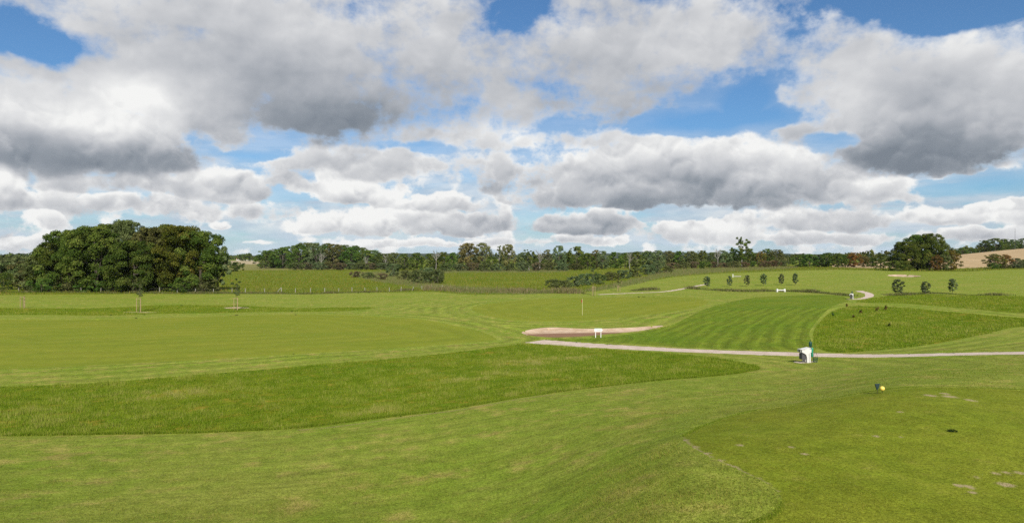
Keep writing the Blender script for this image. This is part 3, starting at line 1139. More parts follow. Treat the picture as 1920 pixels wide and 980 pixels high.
def plant(name, kind, px, Y, H, R, label, cat, group=None, color=(1, 1, 1), parts=('trunk', 'crown'), sink=0.0):
    cm, tm = K[kind]
    loc = P(px, Y)
    h0 = {'bus': 4.0, 'bal': 3.0, 'sap': 5.0}.get(kind[:3], 10.0)
    r0 = {'big': 4.6, 'edg': 3.4, 'mid': 4.2, 'loo': 2.6, 'bus': 3.2, 'bal': .88, 'sap': .8}[kind[:3]]
    o = thing(name, loc - Vector((0, 0, sink)), label, cat, group, _rt.random() * 6.28)
    s = (R / r0, R / r0, H / h0)
    for nm, me in ((parts[0], tm), (parts[1], cm)):
        c = link(nm, me, o)
        c.scale = s
        c.color = (*color, 1)
    return o


def row_of(name, items, lab, cat, group):
    """items left to right; labels count them off"""
    items = sorted(items, key=lambda t: t[1])
    n = len(items)
    for i, it in enumerate(items):
        kind, px, Y, H, R = it[:5]
        extra = it[5] if len(it) > 5 else ''
        col = it[6] if len(it) > 6 else (1.12, 1.17, 1.1)
        pos = 'leftmost' if i == 0 else 'rightmost' if i == n - 1 else _ORD[i] + ' from left'
        plant(name, kind, px, Y, H, R, lab.format(pos=pos, extra=(extra + ' ') if extra else '').strip(), cat, group, col)


# dark clump at left
row_of('broadleaf_tree', [('mid1', 66, 160, 8.6, 4.0), ('big2', 92, 161, 11.8, 5.0), ('big0', 128, 160, 14.6, 6.4), ('big1', 180, 157, 15.3, 6.8), ('big3', 236, 170, 17.6, 6.6), ('big2', 252, 154, 12.0, 5.6, 'low', (.95, .92, .9)),
                           ('big3', 286, 162, 15.4, 6.4, 'olive', (1.05, .95, .8)), ('big1', 338, 160, 15.6, 6.8, 'browning', (1.28, 1.1, .95)), ('big0', 374, 160, 14.4, 5.8), ('big2', 150, 178, 15.6, 6.8), ('big1', 205, 178, 17.0, 7.2), ('big0', 318, 178, 16.8, 7.2), ('edge', 409, 163, 12.4, 2.7, 'pale greyish')],
       '{extra}broadleaf tree, {pos} in the dark clump at left', 'tree', 'trees of the dark clump at left')
row_of('undergrowth_bush', [('bush%d' % ((3, 0, 3)[i % 3]), 84 + i * 43, 154 + (i % 2) * 3, 2.6 + 1.2 * _rt.random(), 3.0) for i in range(8)], '{extra}low leafy bush, {pos} at the foot of the dark clump at left', 'bush', 'undergrowth of the dark clump')
# scrub at the left edge
row_of('willow_bush', [('bush0', 2, 196, 6.5, 6.0), ('bush2', 28, 205, 6.5, 5.5), ('bush0', 48, 200, 6.8, 5.5, '', (1, 1, .9)), ('bush3', 8, 168, 4.4, 2.8), ('mid1', 50, 164, 5.0, 3.2)],
       '{extra}olive scrub, {pos} in the thicket left of the dark clump', 'bush', 'scrub left of the clump')
plant('round_bush', 'bush3', 443, 385, 5.6, 4.2, 'lone round dark bush in the meadow right of the tree clump', 'bush', color=(.7, .72, .7))
# low domed wood beyond the meadow
prof = [(497, 474), (520, 468), (548, 463), (575, 460.5), (605, 462), (632, 461), (655, 463), (678, 468), (700, 472), (722, 476)]
items = []
for i in range(22):
    px = 498 + i * 10.6
    t = np.interp(px, *zip(*prof))
    Y = 500 + (i % 3) * 16
    H = (483 + 1251 * 8 / Y - t) * Y / 1251 * (1.02 + .14 * _rt.random())
    items.append((('mid0', 'mid2', 'mid1', 'mid2', 'mid5')[i % 5], px, Y, H, 6.9 + 1.6 * _rt.random(), '', (1.2, 1.28, 1.2)))
row_of('wood_tree', items, '{extra}dark tree, {pos} in the low domed wood beyond the meadow', 'tree', 'trees of the domed wood')
row_of('willow_bush', [('bush%d' % (i % 3), 556 + i * 20, 438 + (i % 2) * 12, 4.6 + .8 * _rt.random(), 5.4) for i in range(9)], '{extra}grey-green bush, {pos} at the foot of the domed wood', 'bush', 'bushes at the foot of the domed wood')
# belt of trees across the middle
belt = [('mid1', 738, 432, 11.5, 5), ('mid2', 758, 450, 11, 5), ('mid0', 782, 440, 11.5, 5), ('mid2', 806, 455, 11, 5.2), ('mid0', 830, 440, 12, 5.5), ('mid2', 850, 430, 11.5, 5),
        ('mid1', 878, 420, 17.4, 7.2, 'broad', (1.7, 1.6, 1.4)), ('mid3', 905, 426, 17.6, 6.6, 'broad pale', (1.05, 1.05, .9)), ('loose0', 937, 432, 16, 3.4, 'slender'), ('mid1', 953, 424, 16.6, 4.6, 'tall narrow', (1.6, 1.5, 1.3)), ('mid2', 920, 410, 9, 5), ('mid5', 980, 426, 11.5, 5), ('loose2', 992, 420, 13.0, 4.4, 'ragged'),
        ('mid2', 1010, 436, 9.5, 5), ('mid3', 1027, 445, 13.2, 4.4, 'pale', (1, .98, .9)), ('mid5', 1049, 424, 15.6, 4.8, 'tall dark'), ('mid0', 1064, 430, 11, 5), ('mid2', 1082, 428, 15, 5.6, 'round dark'), ('mid0', 1102, 418, 10.5, 5),
        ('mid3', 1118, 450, 12.6, 4.6, 'pale thin', (1.0, .9, .8)), ('mid5', 1130, 430, 11.8, 4.6), ('mid2', 1152, 440, 11, 5.2), ('mid0', 1172, 450, 10.6, 5), ('mid2', 1194, 445, 11.2, 5), ('mid1', 1214, 450, 11.6, 5), ('mid5', 1234, 440, 11.8, 5),
        ('mid1', 1254, 450, 11.4, 5.2), ('mid2', 1274, 446, 11, 5), ('mid1', 1296, 440, 10.8, 5), ('mid0', 1316, 450, 11.2, 5), ('mid1', 1338, 425, 9.6, 4.6), ('mid5', 1356, 420, 10.5, 4.8), ('mid2', 1376, 424, 11.5, 5), ('loose2', 1391, 416, 18.6, 4.8, 'tallest ragged'),
        ('mid0', 1404, 425, 11.5, 5.2), ('mid4', 1427, 420, 9.6, 3.6, 'yellowing'), ('mid0', 1440, 440, 11.4, 4.6), ('mid1', 1457, 416, 10.4, 5)]
belt = sorted(belt, key=lambda t: t[1])
for i, it in enumerate(belt):
    kind, px, Y, H, R = it[:5]
    extra = it[5] if len(it) > 5 else ''
    half, k, m = ('left', i, 19) if i < 19 else ('right', len(belt) - 1 - i, 19)
    pos = ('end' if k == 0 else _ORD[k] + ' from the') 
    lab = f"{extra + ' ' if extra else ''}tree of the middle belt, {_ORD[k]} from its {half} end"
    plant('belt_tree', kind, px, Y, H, R, lab, 'tree', 'trees of the middle belt', it[6] if len(it) > 6 else (1.28, 1.36, 1.25))
for i, (px, Y, H, where) in enumerate([(603, 476, 13, 'in front of the domed wood'), (724, 446, 11.5, 'at the right end of the domed wood'), (817, 436, 14, 'above the low trees left of the broad pale tree'), (686, 478, 10, 'among bushes right of the domed wood'),
                                       (1012, 424, 14, 'between ragged trees in the middle belt'), (1181, 424, 11, 'in the low middle belt under the far hill'), (1346, 412, 13, 'left of the tallest ragged tree')]):
    o = thing('dead_tree', P(px, Y), 'bare pale dead tree ' + where, 'tree', 'bare dead trees', _rt.random() * 6)
    c = link('branches', DEAD[i % 3], o)
    c.scale = (H / 10,) * 3
# bushes in front of the belt
row_of('belt_bush', [('bush%d' % ((0, 2, 1, 0, 2)[i % 5]), 836 + i * 24.5, 396 + (i % 3) * 8, 4.2 + 1.4 * _rt.random(), 4.6) for i in range(11)], '{extra}low bush, {pos} in the row before the middle belt of trees', 'bush', 'bushes before the middle belt')
row_of('marsh_bush', [('bush1', 668, 278, 2.6, 3.0, 'brown'), ('bush0', 692, 262, 2.4, 2.6), ('bush1', 716, 250, 2.4, 2.6, 'brown'), ('bush2', 738, 290, 5.6, 3.2, 'tall'), ('bush0', 760, 250, 3.6, 3.2), ('bush0', 783, 214, 4.2, 3.4, 'large'), ('bush2', 802, 222, 4.8, 3.6, 'large'), ('bush0', 818, 212, 4.4, 3.2, 'large', (.9, .9, .85))],
       '{extra}bush, {pos} in the thicket at the pond beyond the fence', 'bush', 'bushes at the pond')
row_of('ditch_bush', [('bush0', 1038, 176, 2.4, 2.4), ('bush0', 1058, 172, 2.2, 2.2), ('bush2', 1080, 182, 2.9, 2.6), ('bush2', 1100, 190, 3.4, 2.6), ('bush0', 1122, 196, 3.2, 2.6), ('bush0', 1146, 222, 2.9, 2.8), ('bush2', 1168, 232, 3.1, 2.9), ('bush0', 1192, 250, 3.6, 3.2),
                      ('bush2', 1214, 270, 4.2, 3.4), ('bush2', 1232, 286, 4.4, 3.4), ('bush0', 1250, 300, 3.2, 3.0)], '{extra}grey-green willow bush, {pos} along the ditch behind the green', 'bush', 'bushes along the ditch')
row_of('heath_bush', [('bush%d' % ((1, 0, 1, 3, 1)[i % 5]), 1262 + i * 19.0, 372 + (i % 3) * 12, 2.9 + 1.3 * _rt.random(), 4.0) for i in range(12)], '{extra}low dark bush, {pos} in the row before the right half belt', 'bush', 'low bushes before the belt, right half')
# round young trees on the course
for i, (px, Y, H, R) in enumerate([(1326, 163, 2.85, .82), (1368, 165, 2.7, .66), (1401, 164, 2.8, .70), (1432, 165, 2.95, .78), (1465, 168, 2.8, .74), (1491, 166, 3.0, .70)]):
    plant('round_young_tree', 'ball%d' % (i % 3), px, Y, H, R, f'small round tree, {_ORD[i]} from left in the row of six', 'tree', 'row of six small round trees')
for i, (px, Y, H, R) in enumerate([(1684, 117, 2.75, .92), (1735, 118, 2.25, .84), (1786, 119, 2.6, .70)]):
    plant('round_young_tree', 'ball%d' % (i % 3), px, Y, H, R, ('left', 'middle', 'right')[i] + ' of the three egg-shaped small trees at right on the rough bank', 'tree', 'three egg-shaped small trees at right')
# right-hand wood
row_of('course_tree', [('mid2', 1500, 352, 6.2, 4.4), ('mid0', 1518, 350, 7.0, 4.8), ('mid5', 1536, 352, 6.8, 4.4), ('mid2', 1553, 348, 7.6, 4.8), ('mid0', 1571, 345, 7.2, 5.0), ('mid0', 1585, 352, 6.2, 4.2), ('mid4', 1601, 348, 7.6, 3.9, 'rust-red', (1.25, .8, .8)), ('mid1', 1619, 352, 5.6, 3.8, 'brownish', (1.2, .9, .8)),
                       ('mid2', 1636, 350, 5.0, 3.6), ('mid0', 1651, 306, 6.6, 3.8, 'dark')], '{extra}tree, {pos} in the row behind the right fairway', 'tree', 'row of trees behind the right fairway')
row_of('great_oak', [('big1', 1694, 262, 11.4, 5.4), ('big0', 1720, 268, 14.4, 5.8), ('big2', 1743, 262, 14.6, 5.6), ('bush3', 1680, 252, 4.0, 3.6, 'low')], '{extra}dark leafy oak, {pos} in the big round clump at right', 'tree', 'big round clump at right')
row_of('autumn_tree', [('mid4', 1757, 256, 6.0, 2.4, '', (.9, .8, .9)), ('mid1', 1770, 258, 6.4, 2.6), ('mid4', 1785, 262, 8.0, 3.2, 'yellow-brown', (1, 1.15, .9)), ], '{extra}turning tree, {pos} of three right of the big oak clump', 'tree', 'turning trees right of the oaks')
row_of('hedge_tree', [('mid4', 1864, 288, 6.4, 4.0, 'half-green', (.9, 1.1, .9)), ('mid4', 1884, 290, 6.0, 3.4, 'rusty brown', (1.3, .85, .9)), ('mid5', 1905, 288, 4.4, 2.6), ('mid0', 1920, 290, 3.6, 2.6)], '{extra}small tree, {pos} in the hedge below the stubble field', 'tree', 'small trees below the stubble field')
row_of('hedge_bush', [('bush3', 1864, 284, 2.6, 2.2), ('bush0', 1884, 286, 1.8, 2.6), ('bush2', 1902, 286, 1.8, 2.6), ('bush0', 1920, 287, 1.9, 2.6)], '{extra}low bush, {pos} under the hedge below the stubble field', 'bush', 'low bushes below the stubble field')
row_of('hill_tree', [('mid0', 1846, 560, 10.0, 5.6), ('mid2', 1866, 556, 10.8, 7.0, 'broad'), ('mid0', 1884, 556, 9.4, 5.4), ('mid5', 1899, 560, 8.4, 4.4), ('mid2', 1919, 562, 8.6, 5.6), ('mid2', 1803, 640, 6.5, 6.4, 'low'), ('mid0', 1822, 650, 5.0, 5.0, 'low')],
       '{extra}dark tree, {pos} on the hilltop above the stubble field', 'tree', 'trees on the stubble hill')


# ------------------------------------------------------------------ far country
def far_wood(name, n, pxr, Yr, Hr, size, leaf, seed, label):
    rng = np.random.default_rng(seed)
    Vs, Ts = [], []
    for i in range(n):
        px = rng.uniform(*pxr)
        Y = rng.uniform(*Yr)
        H = rng.uniform(*Hr)
        x = (px - 960) / F * Y
        z = ground(x, Y)
        cent = np.array([(x + rng.normal() * H * .3, Y + rng.normal() * H * .3, z + H * q) for q in (.3, .5, .7, .8)])
        rad = np.array([.45, .45, .35, .25]) * H
        V, t = leaves_on(cent, rad, 70, size * H, rng)
        Vs.append(V)
        Ts.append(np.clip(t - .1 + rng.normal() * .1, 0, 1))
    V = np.concatenate(Vs)
    me = fast_mesh(name, V, np.arange(len(V)).reshape(-1, 4), [leaf], {'tint': np.concatenate(Ts)}, False)
    return tag(link(name, me), label, 'wood', kind='stuff')


far_wood('distant_wood', 150, (-60, 520), (1300, 1700), (11, 17), .22, LEAF['oak'], 7, 'dark line of far woodland behind the harvested field')
far_wood('distant_wood', 110, (470, 1500), (900, 1400), (9, 13), .22, LEAF['oak'], 8, 'far woods showing behind the middle belt of trees')
far_wood('distant_wood', 90, (1420, 1980), (700, 1100), (8, 12), .2, LEAF['oak'], 9, 'far woods behind the right fairway')
far_wood('undergrowth', 150, (722, 1480), (436, 476), (3.6, 6.5), .13, LEAF['olive'], 12, 'scrubby undergrowth filling the middle belt between its trees')
far_wood('undergrowth', 40, (492, 730), (492, 520), (4, 7), .12, LEAF['olive'], 13, 'undergrowth between the trunks of the domed wood')
far_wood('distant_wood', 40, (-20, 70), (330, 520), (7, 9.5), .18, LEAF['olive'], 10, 'hazy scrub wood at the far left edge')

M_FOREST = new_mat('far_forest')
_p = objpos()
_n = noise(_p, .02, 8, .7)
principled(mixc(smooth(_n, .35, .65), (.020, .036, .018), (.045, .065, .028)), .95, .05, bump(_n, 1.0, 12.0))


def hills():
    prof = [(-900, 20), (-300, 26), (0, 28), (200, 18), (420, 26), (520, 20), (760, 40), (860, 36), (1000, 30), (1140, 40), (1200, 50), (1290, 46), (1380, 38), (1420, 44), (1480, 38), (1560, 26), (1680, 36), (1840, 46), (1920, 52), (2300, 60), (2900, 40)]
    px, hh = zip(*prof)
    V, Fc = [], []
    cols = np.arange(-900, 2900, 4.0)
    rows = [(3600, 0), (4000, .45), (4400, .8), (4700, 1.0), (5200, .9), (6500, .0)]
    for i, c in enumerate(cols):
        H = float(np.interp(c, px, hh)) + 2.2 * float(vnoise(np.array([c * .11]), np.array([3.0]))[0]) * 2 + 2.6 * float(vnoise(np.array([c * .43]), np.array([8.0]))[0])
        for Y, k in rows:
            V.append(((c - 960) / F * Y, Y, -4 + (H + 4) * k if k else -6))
    m = len(rows)
    for i in range(len(cols) - 1):
        for j in range(m - 1):
            a = i * m + j
            Fc.append((a, a + m, a + m + 1, a + 1))
    return tag(mesh_obj('hills', V, Fc, M_FOREST, smooth_=True), kind='structure')


hills()

# ------------------------------------------------------------------ things on the course
M_WHITE = plain('white_paint', (.78, .77, .74), .5, .4, .10, 14)
M_CONC = plain('cast_stone', (.70, .68, .64), .8, .2, .14, 18)
M_DARKGREY = plain('dark_panel', (.085, .085, .09), .6, .3, .2, 20)
M_DKGREEN = plain('dark_green_enamel', (.006, .060, .040), .35, .5, .2, 25)
M_GREENP = plain('green_plastic', (.03, .28, .17), .4, .5, .15, 25)
M_TEAL = plain('dark_slate_plate', (.020, .045, .048), .5, .4, .2, 30)
M_YELLOW = plain('yellow_paint', (.85, .62, .12), .35, .5, .05, 60)
M_WOOD = plain('stake_wood', (.42, .31, .17), .8, .2, .25, 30)
M_POST = plain('birch_post', (.46, .43, .37), .8, .2, .35, 30)
M_WIRE = plain('fence_wire', (.20, .19, .18), .5, .5, .1, 40, metal=.6)
M_GREYPRINT = plain('grey_print', (.32, .34, .36), .6, .2, .1, 40)
M_FLAG = plain('red_cloth', (.30, .05, .03), .8, .1, .15, 30)
M_POLE = plain('flagstick_paint', (.80, .74, .45), .4, .5, .06, 40)
M_PAD = sand_mat('concrete_pad', (.50, .42, .34), (.40, .33, .26), 3)
M_BLACK = plain('black_rubber', (.015, .015, .015), .6, .3, .1, 30)


class MB:
    """collects shapes into one mesh"""
    def __init__(self):
        self.v, self.f = [], []

    def box(self, x0, x1, y0, y1, z0, z1, b=0.0):
        i = len(self.v)
        if b <= 0:
            for z in (z0, z1):
                self.v += [(x0, y0, z), (x1, y0, z), (x1, y1, z), (x0, y1, z)]
            self.f += [(i + 3, i + 2, i + 1, i), (i + 4, i + 5, i + 6, i + 7)]
            self.f += [(i + k, i + (k + 1) % 4, i + 4 + (k + 1) % 4, i + 4 + k) for k in range(4)]
            return self
        rings = [(z0, b), (z0 + b, 0), (z1 - b, 0), (z1, b)]
        for z, q in rings:
            c = b if q == 0 else b * 1.6
            X0, X1, Y0, Y1 = x0 + q * .6, x1 - q * .6, y0 + q * .6, y1 - q * .6
            self.v += [(X0 + c, Y0, z), (X1 - c, Y0, z), (X1, Y0 + c, z), (X1, Y1 - c, z), (X1 - c, Y1, z), (X0 + c, Y1, z), (X0, Y1 - c, z), (X0, Y0 + c, z)]
        for k in range(3):
            for s in range(8):
                a = i + k * 8 + s
                e = i + k * 8 + (s + 1) % 8
                self.f.append((a, e, e + 8, a + 8))
        self.f.append(tuple(i + s for s in range(7, -1, -1)))
        self.f.append(tuple(i + 24 + s for s in range(8)))
        return self

    def prism(self, prof, y0, y1):
        """outline in x,z pushed along y"""
        i, n = len(self.v), len(prof)
        self.v += [(x, y0, z) for x, z in prof] + [(x, y1, z) for x, z in prof]
        self.f.append(tuple(range(i, i + n)))
        self.f.append(tuple(range(i + 2 * n - 1, i + n - 1, -1)))
        for k in range(n):
            q = (k + 1) % n
            self.f.append((i + k, i + n + k, i + n + q, i + q))
        return self

    def lathe(self, prof, cx=0, cy=0, seg=16):
        i = len(self.v)
        for r, z in prof:
            for s in range(seg):
                a = 2 * math.pi * s / seg
                self.v.append((cx + r * math.cos(a), cy + r * math.sin(a), z))
        for k in range(len(prof) - 1):
            for s in range(seg):
                a, e = i + k * seg + s, i + k * seg + (s + 1) % seg
                self.f.append((a, e, e + seg, a + seg))
        self.f.append(tuple(i + s for s in range(seg - 1, -1, -1)))
        e = i + (len(prof) - 1) * seg
        self.f.append(tuple(e + s for s in range(seg)))
        return self

    def rod(self, p, q, r0, r1=None, seg=6):
        V = [np.array(v) for v in self.v]
        tube(V, self.f, p, q, r0, r1 or r0, seg)
        self.v = [tuple(v) for v in V]
        return self

    def build(self, name, mat, parent=None, smooth_=False, label=None):
        o = mesh_obj(name, self.v, self.f, mat, parent, smooth_)
        if label:
            o['label'] = label
        return o


def ball_prof(r, z, n=10):
    return [(max(r * math.sin(math.pi * k / n), .0005), z - r * math.cos(math.pi * k / n)) for k in range(n + 1)]


# arrow sign on two posts beside the bunker
def arrow_sign():
    loc = P(1122, 64.5)
    o = thing('arrow_sign', loc, 'white arrow-shaped sign on two short posts in front of the sand bunker', 'sign', rz=.06)
    MB().box(-.31, -.24, -.03, .03, -.1, .70, .008).build('post', M_WHITE, o)
    MB().box(.21, .28, -.03, .03, -.1, .70, .008).build('post', M_WHITE, o)
    b = MB().prism([(-.40, .58), (.30, .58), (.42, .735), (.30, .89), (-.40, .89)], -.062, -.034).build('board', M_WHITE, o)
    m = MB()
    rng = random.Random(4)
    x = -.20
    while x < .22:                       # two lines of lettering too small to read
        w = rng.uniform(.018, .04)
        m.box(x, x + w, -.0665, -.0622, .745, .80)
        x += w + .013
    x = -.16
    while x < .18:
        w = rng.uniform(.014, .03)
        m.box(x, x + w, -.0665, -.0622, .665, .71)
        x += w + .012
    m.build('lettering', M_GREYPRINT, b)['kind'] = 'stuff'


arrow_sign()


def flagstick():
    o = thing('flagstick', P(1092, 88.5), 'thin pale flagstick standing in the putting green behind the bunker', 'flagstick')
    MB().lathe([(.016, -.1), (.016, .7), (.0155, 2.1), (.02, 2.13), (.004, 2.18)], seg=8).build('pole', M_POLE, o)
    V, Fc = [], []
    for i in range(7):                   # limp cloth
        t = i / 6
        for j in range(5):
            u = j / 4
            V.append((-.02 - .15 * u * (1 - .35 * t), .05 * math.sin(u * 7 + t * 3) * u, 2.09 - .38 * t - .10 * u))
    for i in range(6):
        for j in range(4):
            a = i * 5 + j
            Fc.append((a, a + 1, a + 6, a + 5))
    mesh_obj('flag', V, Fc, M_FLAG, o, True)
    MB().lathe([(.054, -.02), (.054, .004), (.05, .006)], seg=14).build('cup', M_BLACK, o)


flagstick()


def tee_marker():
    p = spots([(1655, 736.5)])[0]
    loc = Vector((p[0], p[1], ground(*p)))
    o = thing('tee_marker', loc, 'yellow ball on a short spike at the front edge of the tee', 'marker')
    MB().lathe(ball_prof(.066, .125, 16), seg=24).build('ball', M_YELLOW, o, True)
    MB().rod((0, 0, -.06), (0, 0, .07), .006).build('spike', M_BLACK, o)
    loc2 = loc + Vector((-.115, .05, 0))
    q = thing('tee_plate', loc2, 'small dark slate plate on a spike beside the yellow ball', 'marker', rz=.25)
    m = MB()
    m.prism([(-.018, .085), (.018, .085), (.085, .25), (-.085, .25)], -.012, .012)
    m.build('plate', M_TEAL, q)
    MB().rod((0, 0, -.06), (0, 0, .088), .007).build('spike', M_BLACK, q)


tee_marker()


def wash_station(loc, rz, label, far=False):
    o = thing('ball_wash_station', loc, label, 'ball washer', rz=rz)
    k = 1.0
    # two cast cheeks with a cantilevered tray, a dark litter box between them
    prof = [(-.10, .0), (.02, .0), (.03, .34), (.02, .55), (.05, .62), (.20, .66), (.20, .86), (.02, .90), (-.30, .82), (-.46, .82), (-.46, .68), (-.32, .62), (-.18, .54), (-.11, .36)]
    MB().prism(prof, -.24, -.16).build('cheek', M_CONC, o)
    MB().prism(prof, .16, .24).build('cheek', M_CONC, o)
    MB().box(.06, .16, -.235, -.165, 0, .658, .01).build('leg', M_CONC, o)
    MB().box(.06, .16, .165, .235, 0, .658, .01).build('leg', M_CONC, o)
    MB().box(-.40, -.02, -.158, .158, .22, .60, .02).build('litter_box', M_DARKGREY, o)
    MB().box(-.485, -.30, -.20, .20, .835, .865, .008).build('tray', M_CONC, o)
    MB().prism([(-.28, .845), (.19, .925), (.19, .945), (-.28, .865)], -.22, .22).build('lid', M_CONC, o)
    # green post with the washer on top
    MB().lathe([(.045, -.1), (.045, .9), (.05, .92), (.05, .96)], .30, 0, 14).build('post', M_DARKGREY, o, True)
    w = MB().lathe([(.05, .955), (.085, .985), (.095, 1.05), (.095, 1.22), (.085, 1.27), (.05, 1.30), (.03, 1.31)], .30, 0, 18).build('washer', M_DKGREEN, o, True)
    MB().lathe([(.012, 1.31), (.012, 1.37), (.03, 1.375), (.03, 1.40), (.01, 1.41)], .30, 0, 10).build('plunger', M_DKGREEN, w, True)
    MB().lathe([(.06, .34), (.075, .36), (.08, .88), (.07, .915)], .42, .01, 16).build('towel_tube', M_GREENP, o, True)
    # wire basket
    m = MB()
    R0 = .15
    for s in range(14):
        a = 2 * math.pi * s / 14
        m.rod((.60 + .12 * math.cos(a), -.06 + .12 * math.sin(a), .02), (.60 + R0 * math.cos(a), -.06 + R0 * math.sin(a), .30), .009, .009, 5)
    for z, r in ((.03, .12), (.12, .13), (.21, .14), (.30, .15)):
        for s in range(14):
            a, b = 2 * math.pi * s / 14, 2 * math.pi * (s + 1) / 14
            m.rod((.60 + r * math.cos(a), -.06 + r * math.sin(a), z), (.60 + r * math.cos(b), -.06 + r * math.sin(b), z), .009, .009, 5)
    bk = m.build('basket', M_DKGREEN, o)
    m = MB()
    pts = [(.60 + .15 * math.cos(a), -.06, .30 + .30 * math.sin(a)) for a in np.linspace(0, math.pi, 11)]
    for a, b in zip(pts[:-1], pts[1:]):
        m.rod(a, b, .009, .009, 5)
    m.build('handle', M_DKGREEN, bk)
    if not far:
        MB().box(-.62, .86, -.42, .40, -.12, .018, .02).build('pad', M_PAD, o, label='flat concrete slab under the stand')
    return o


_p = spots([(1512, 679.5)])[0]
wash_station(Vector((_p[0], _p[1], ground(*_p))), .22, 'white stand with green ball washer and wire basket beside the gravel path')
_p = spots([(1597, 561)])[0]
_o = wash_station(Vector((_p[0], _p[1], ground(*_p))), .9, 'far white ball washer stand where the distant path bends', True)


def white_bench(px, row, w, label):
    p = spots([(px, row)])[0]
    o = thing('white_bench', Vector((p[0], p[1], ground(*p))), label, 'bench', rz=.05)
    for s in (-1, 1):
        MB().box(s * w / 2 - .14, s * w / 2 + .14, -.24, .24, -.05, .62, .03).build('support', M_WHITE, o)
    for k in range(3):
        MB().box(-w / 2 + .13, w / 2 - .13, -.21 + k * .145, -.08 + k * .145, .40, .45, .01).build('seat_slat', M_WHITE, o)
    MB().box(-w / 2 + .12, w / 2 - .12, -.19, .19, .30, .392, .01).build('rail', M_WHITE, o)


white_bench(1464, 547, 1.6, 'low white bench with block ends beside the row of six small trees')


def tee_board():
    p = spots([(1381, 519.5)])[0]
    o = thing('white_board', Vector((p[0], p[1], ground(*p))), 'small white post with low board on the far fairway', 'sign')
    MB().box(-1.25, -1.05, -.08, .08, -.1, 1.0, .02).build('post', M_WHITE, o)
    MB().box(-.9, 1.5, -.05, .05, .15, .42, .02).build('board', M_POST, o)


tee_board()


# staked young trees
def staked(px, row, H, label, crown=True, th=4.6):
    p = spots([(px, row)])[0]
    loc = Vector((p[0], p[1], ground(*p)))
    o = thing('staked_tree', loc, label, 'young tree', 'young trees tied to wooden stakes')
    R = .36
    corners = [(R * math.cos(a), R * math.sin(a)) for a in (-2.5, -.65, 1.55)]
    for x, y in corners:
        MB().lathe([(.045, -.2), (.045, H - .02), (.038, H)], x, y, 8).build('stake', M_WOOD, o)
    for i in range(3):
        (x0, y0), (x1, y1) = corners[i], corners[(i + 1) % 3]
        MB().rod((x0, y0, H - .10), (x1, y1, H - .10), .03, .03, 6).build('crossbar', M_WOOD, o)
    cm, tm = K['sapling']
    c = link('trunk', tm, o)
    c.scale = (1, 1, th / 5)
    if crown:
        c = link('crown', cm, o)
        c.scale = (1, 1, th / 5)
    return o


staked(43, 577.5, 1.85, 'wooden stakes round a bare sapling, leftmost of the three before the dark clump', False, 2.4)
staked(261, 585, 2.1, 'staked young tree before the middle of the dark tree clump', True, 5.2)
staked(443, 581, 1.9, 'staked young tree right of the dark tree clump', True, 5.0)
staked(1113, 554, 1.9, 'taller staked young tree behind the putting green near the flagstick', True, 6.4)
staked(1160, 546, 1.2, 'short staked young tree right of the one behind the green', True, 4.2)


# meadow fence of pale posts
def fence():
    cols = [-42, -4, 35, 75, 115, 152, 189, 227, 263, 299, 332, 366, 400, 435, 460, 496, 554, 582, 609, 635, 660, 684, 707, 730, 752, 772, 791, 810, 829]
    yy = [np.interp(c, [-42, 200, 440, 640, 740, 829], [163, 154, 151.5, 151, 157, 168]) for c in cols]
    base = P(cols[0], float(yy[0]))
    o = thing('meadow_fence', base, 'post and wire fence of short pale posts between fairway and meadow', 'fence')
    tops = []
    rng = random.Random(8)
    for c, y in zip(cols, yy):
        p = P(c, float(y)) - base
        h = rng.uniform(.95, 1.2)
        lx, ly = rng.uniform(-.06, .06), rng.uniform(-.05, .05)
        if c == 772:
            lx = .45
        MB().rod((p.x, p.y, p.z - .2), (p.x + lx, p.y + ly, p.z + h), rng.uniform(.06, .085), .06, 7).build('post', M_POST, o)
        tops.append(np.array((p.x + lx * .8, p.y, p.z + h)))
    p = P(525, 151.0) - base
    MB().rod((p.x - .9, p.y, p.z - .1), (p.x + .25, p.y, p.z + 1.25), .07, .06, 7).build('brace', M_POST, o)
    MB().rod((p.x + .3, p.y, p.z - .2), (p.x + .3, p.y, p.z + 1.15), .09, .08, 7).build('post', M_POST, o)
    for dz in (.12, .5):
        m = MB()
        for a, b in zip(tops[:-1], tops[1:]):
            m.rod(a - (0, 0, dz), b - (0, 0, dz), .008, .008, 4)
        m.build('wire', M_WIRE, o)


fence()


# weeds along ditch and fence
def line_weeds(name, pts, width, n, h, w, mat, label, seed, cat='weeds'):
    rng = np.random.default_rng(seed)
    c = curve(spots(pts), False, 10)
    seg = np.r_[0, np.cumsum(np.linalg.norm(np.diff(c, axis=0), axis=1))]
    t = rng.random(n) * seg[-1]
    x = np.interp(t, seg, c[:, 0])
    y = np.interp(t, seg, c[:, 1])
    cl = vnoise(t * .35 + 11, t * 0 + seed) + .5 * vnoise(t * 1.1, t * 0 + 5)
    y = y + rng.normal(size=n) * width * .4
    x = x + rng.normal(size=n) * .4
    z = height(x, y)
    hh = h * np.clip(.75 + cl * 1.3, .15, 2) * (.5 + .8 * rng.random(n))
    a = rng.random(n) * 6.28
    p = np.c_[x, y, z]
    side = np.c_[np.cos(a), np.sin(a), np.zeros(n)] * (w * (.6 + .8 * rng.random(n)))[:, None]
    tip = np.c_[rng.normal(size=n) * .25 * hh, rng.normal(size=n) * .25 * hh, hh]
    V = np.stack([p - side, p + side, p + tip * .7 + side * .6, p + tip], 1).reshape(-1, 3)
    tint = np.clip(rng.normal(.4, .2, n) + cl * .3, 0, 1)
    me = fast_mesh(name, V, np.arange(4 * n).reshape(-1, 4), [mat], {'tint': np.repeat(tint, 4)}, False)
    return tag(link(name, me), label, cat, kind='stuff')


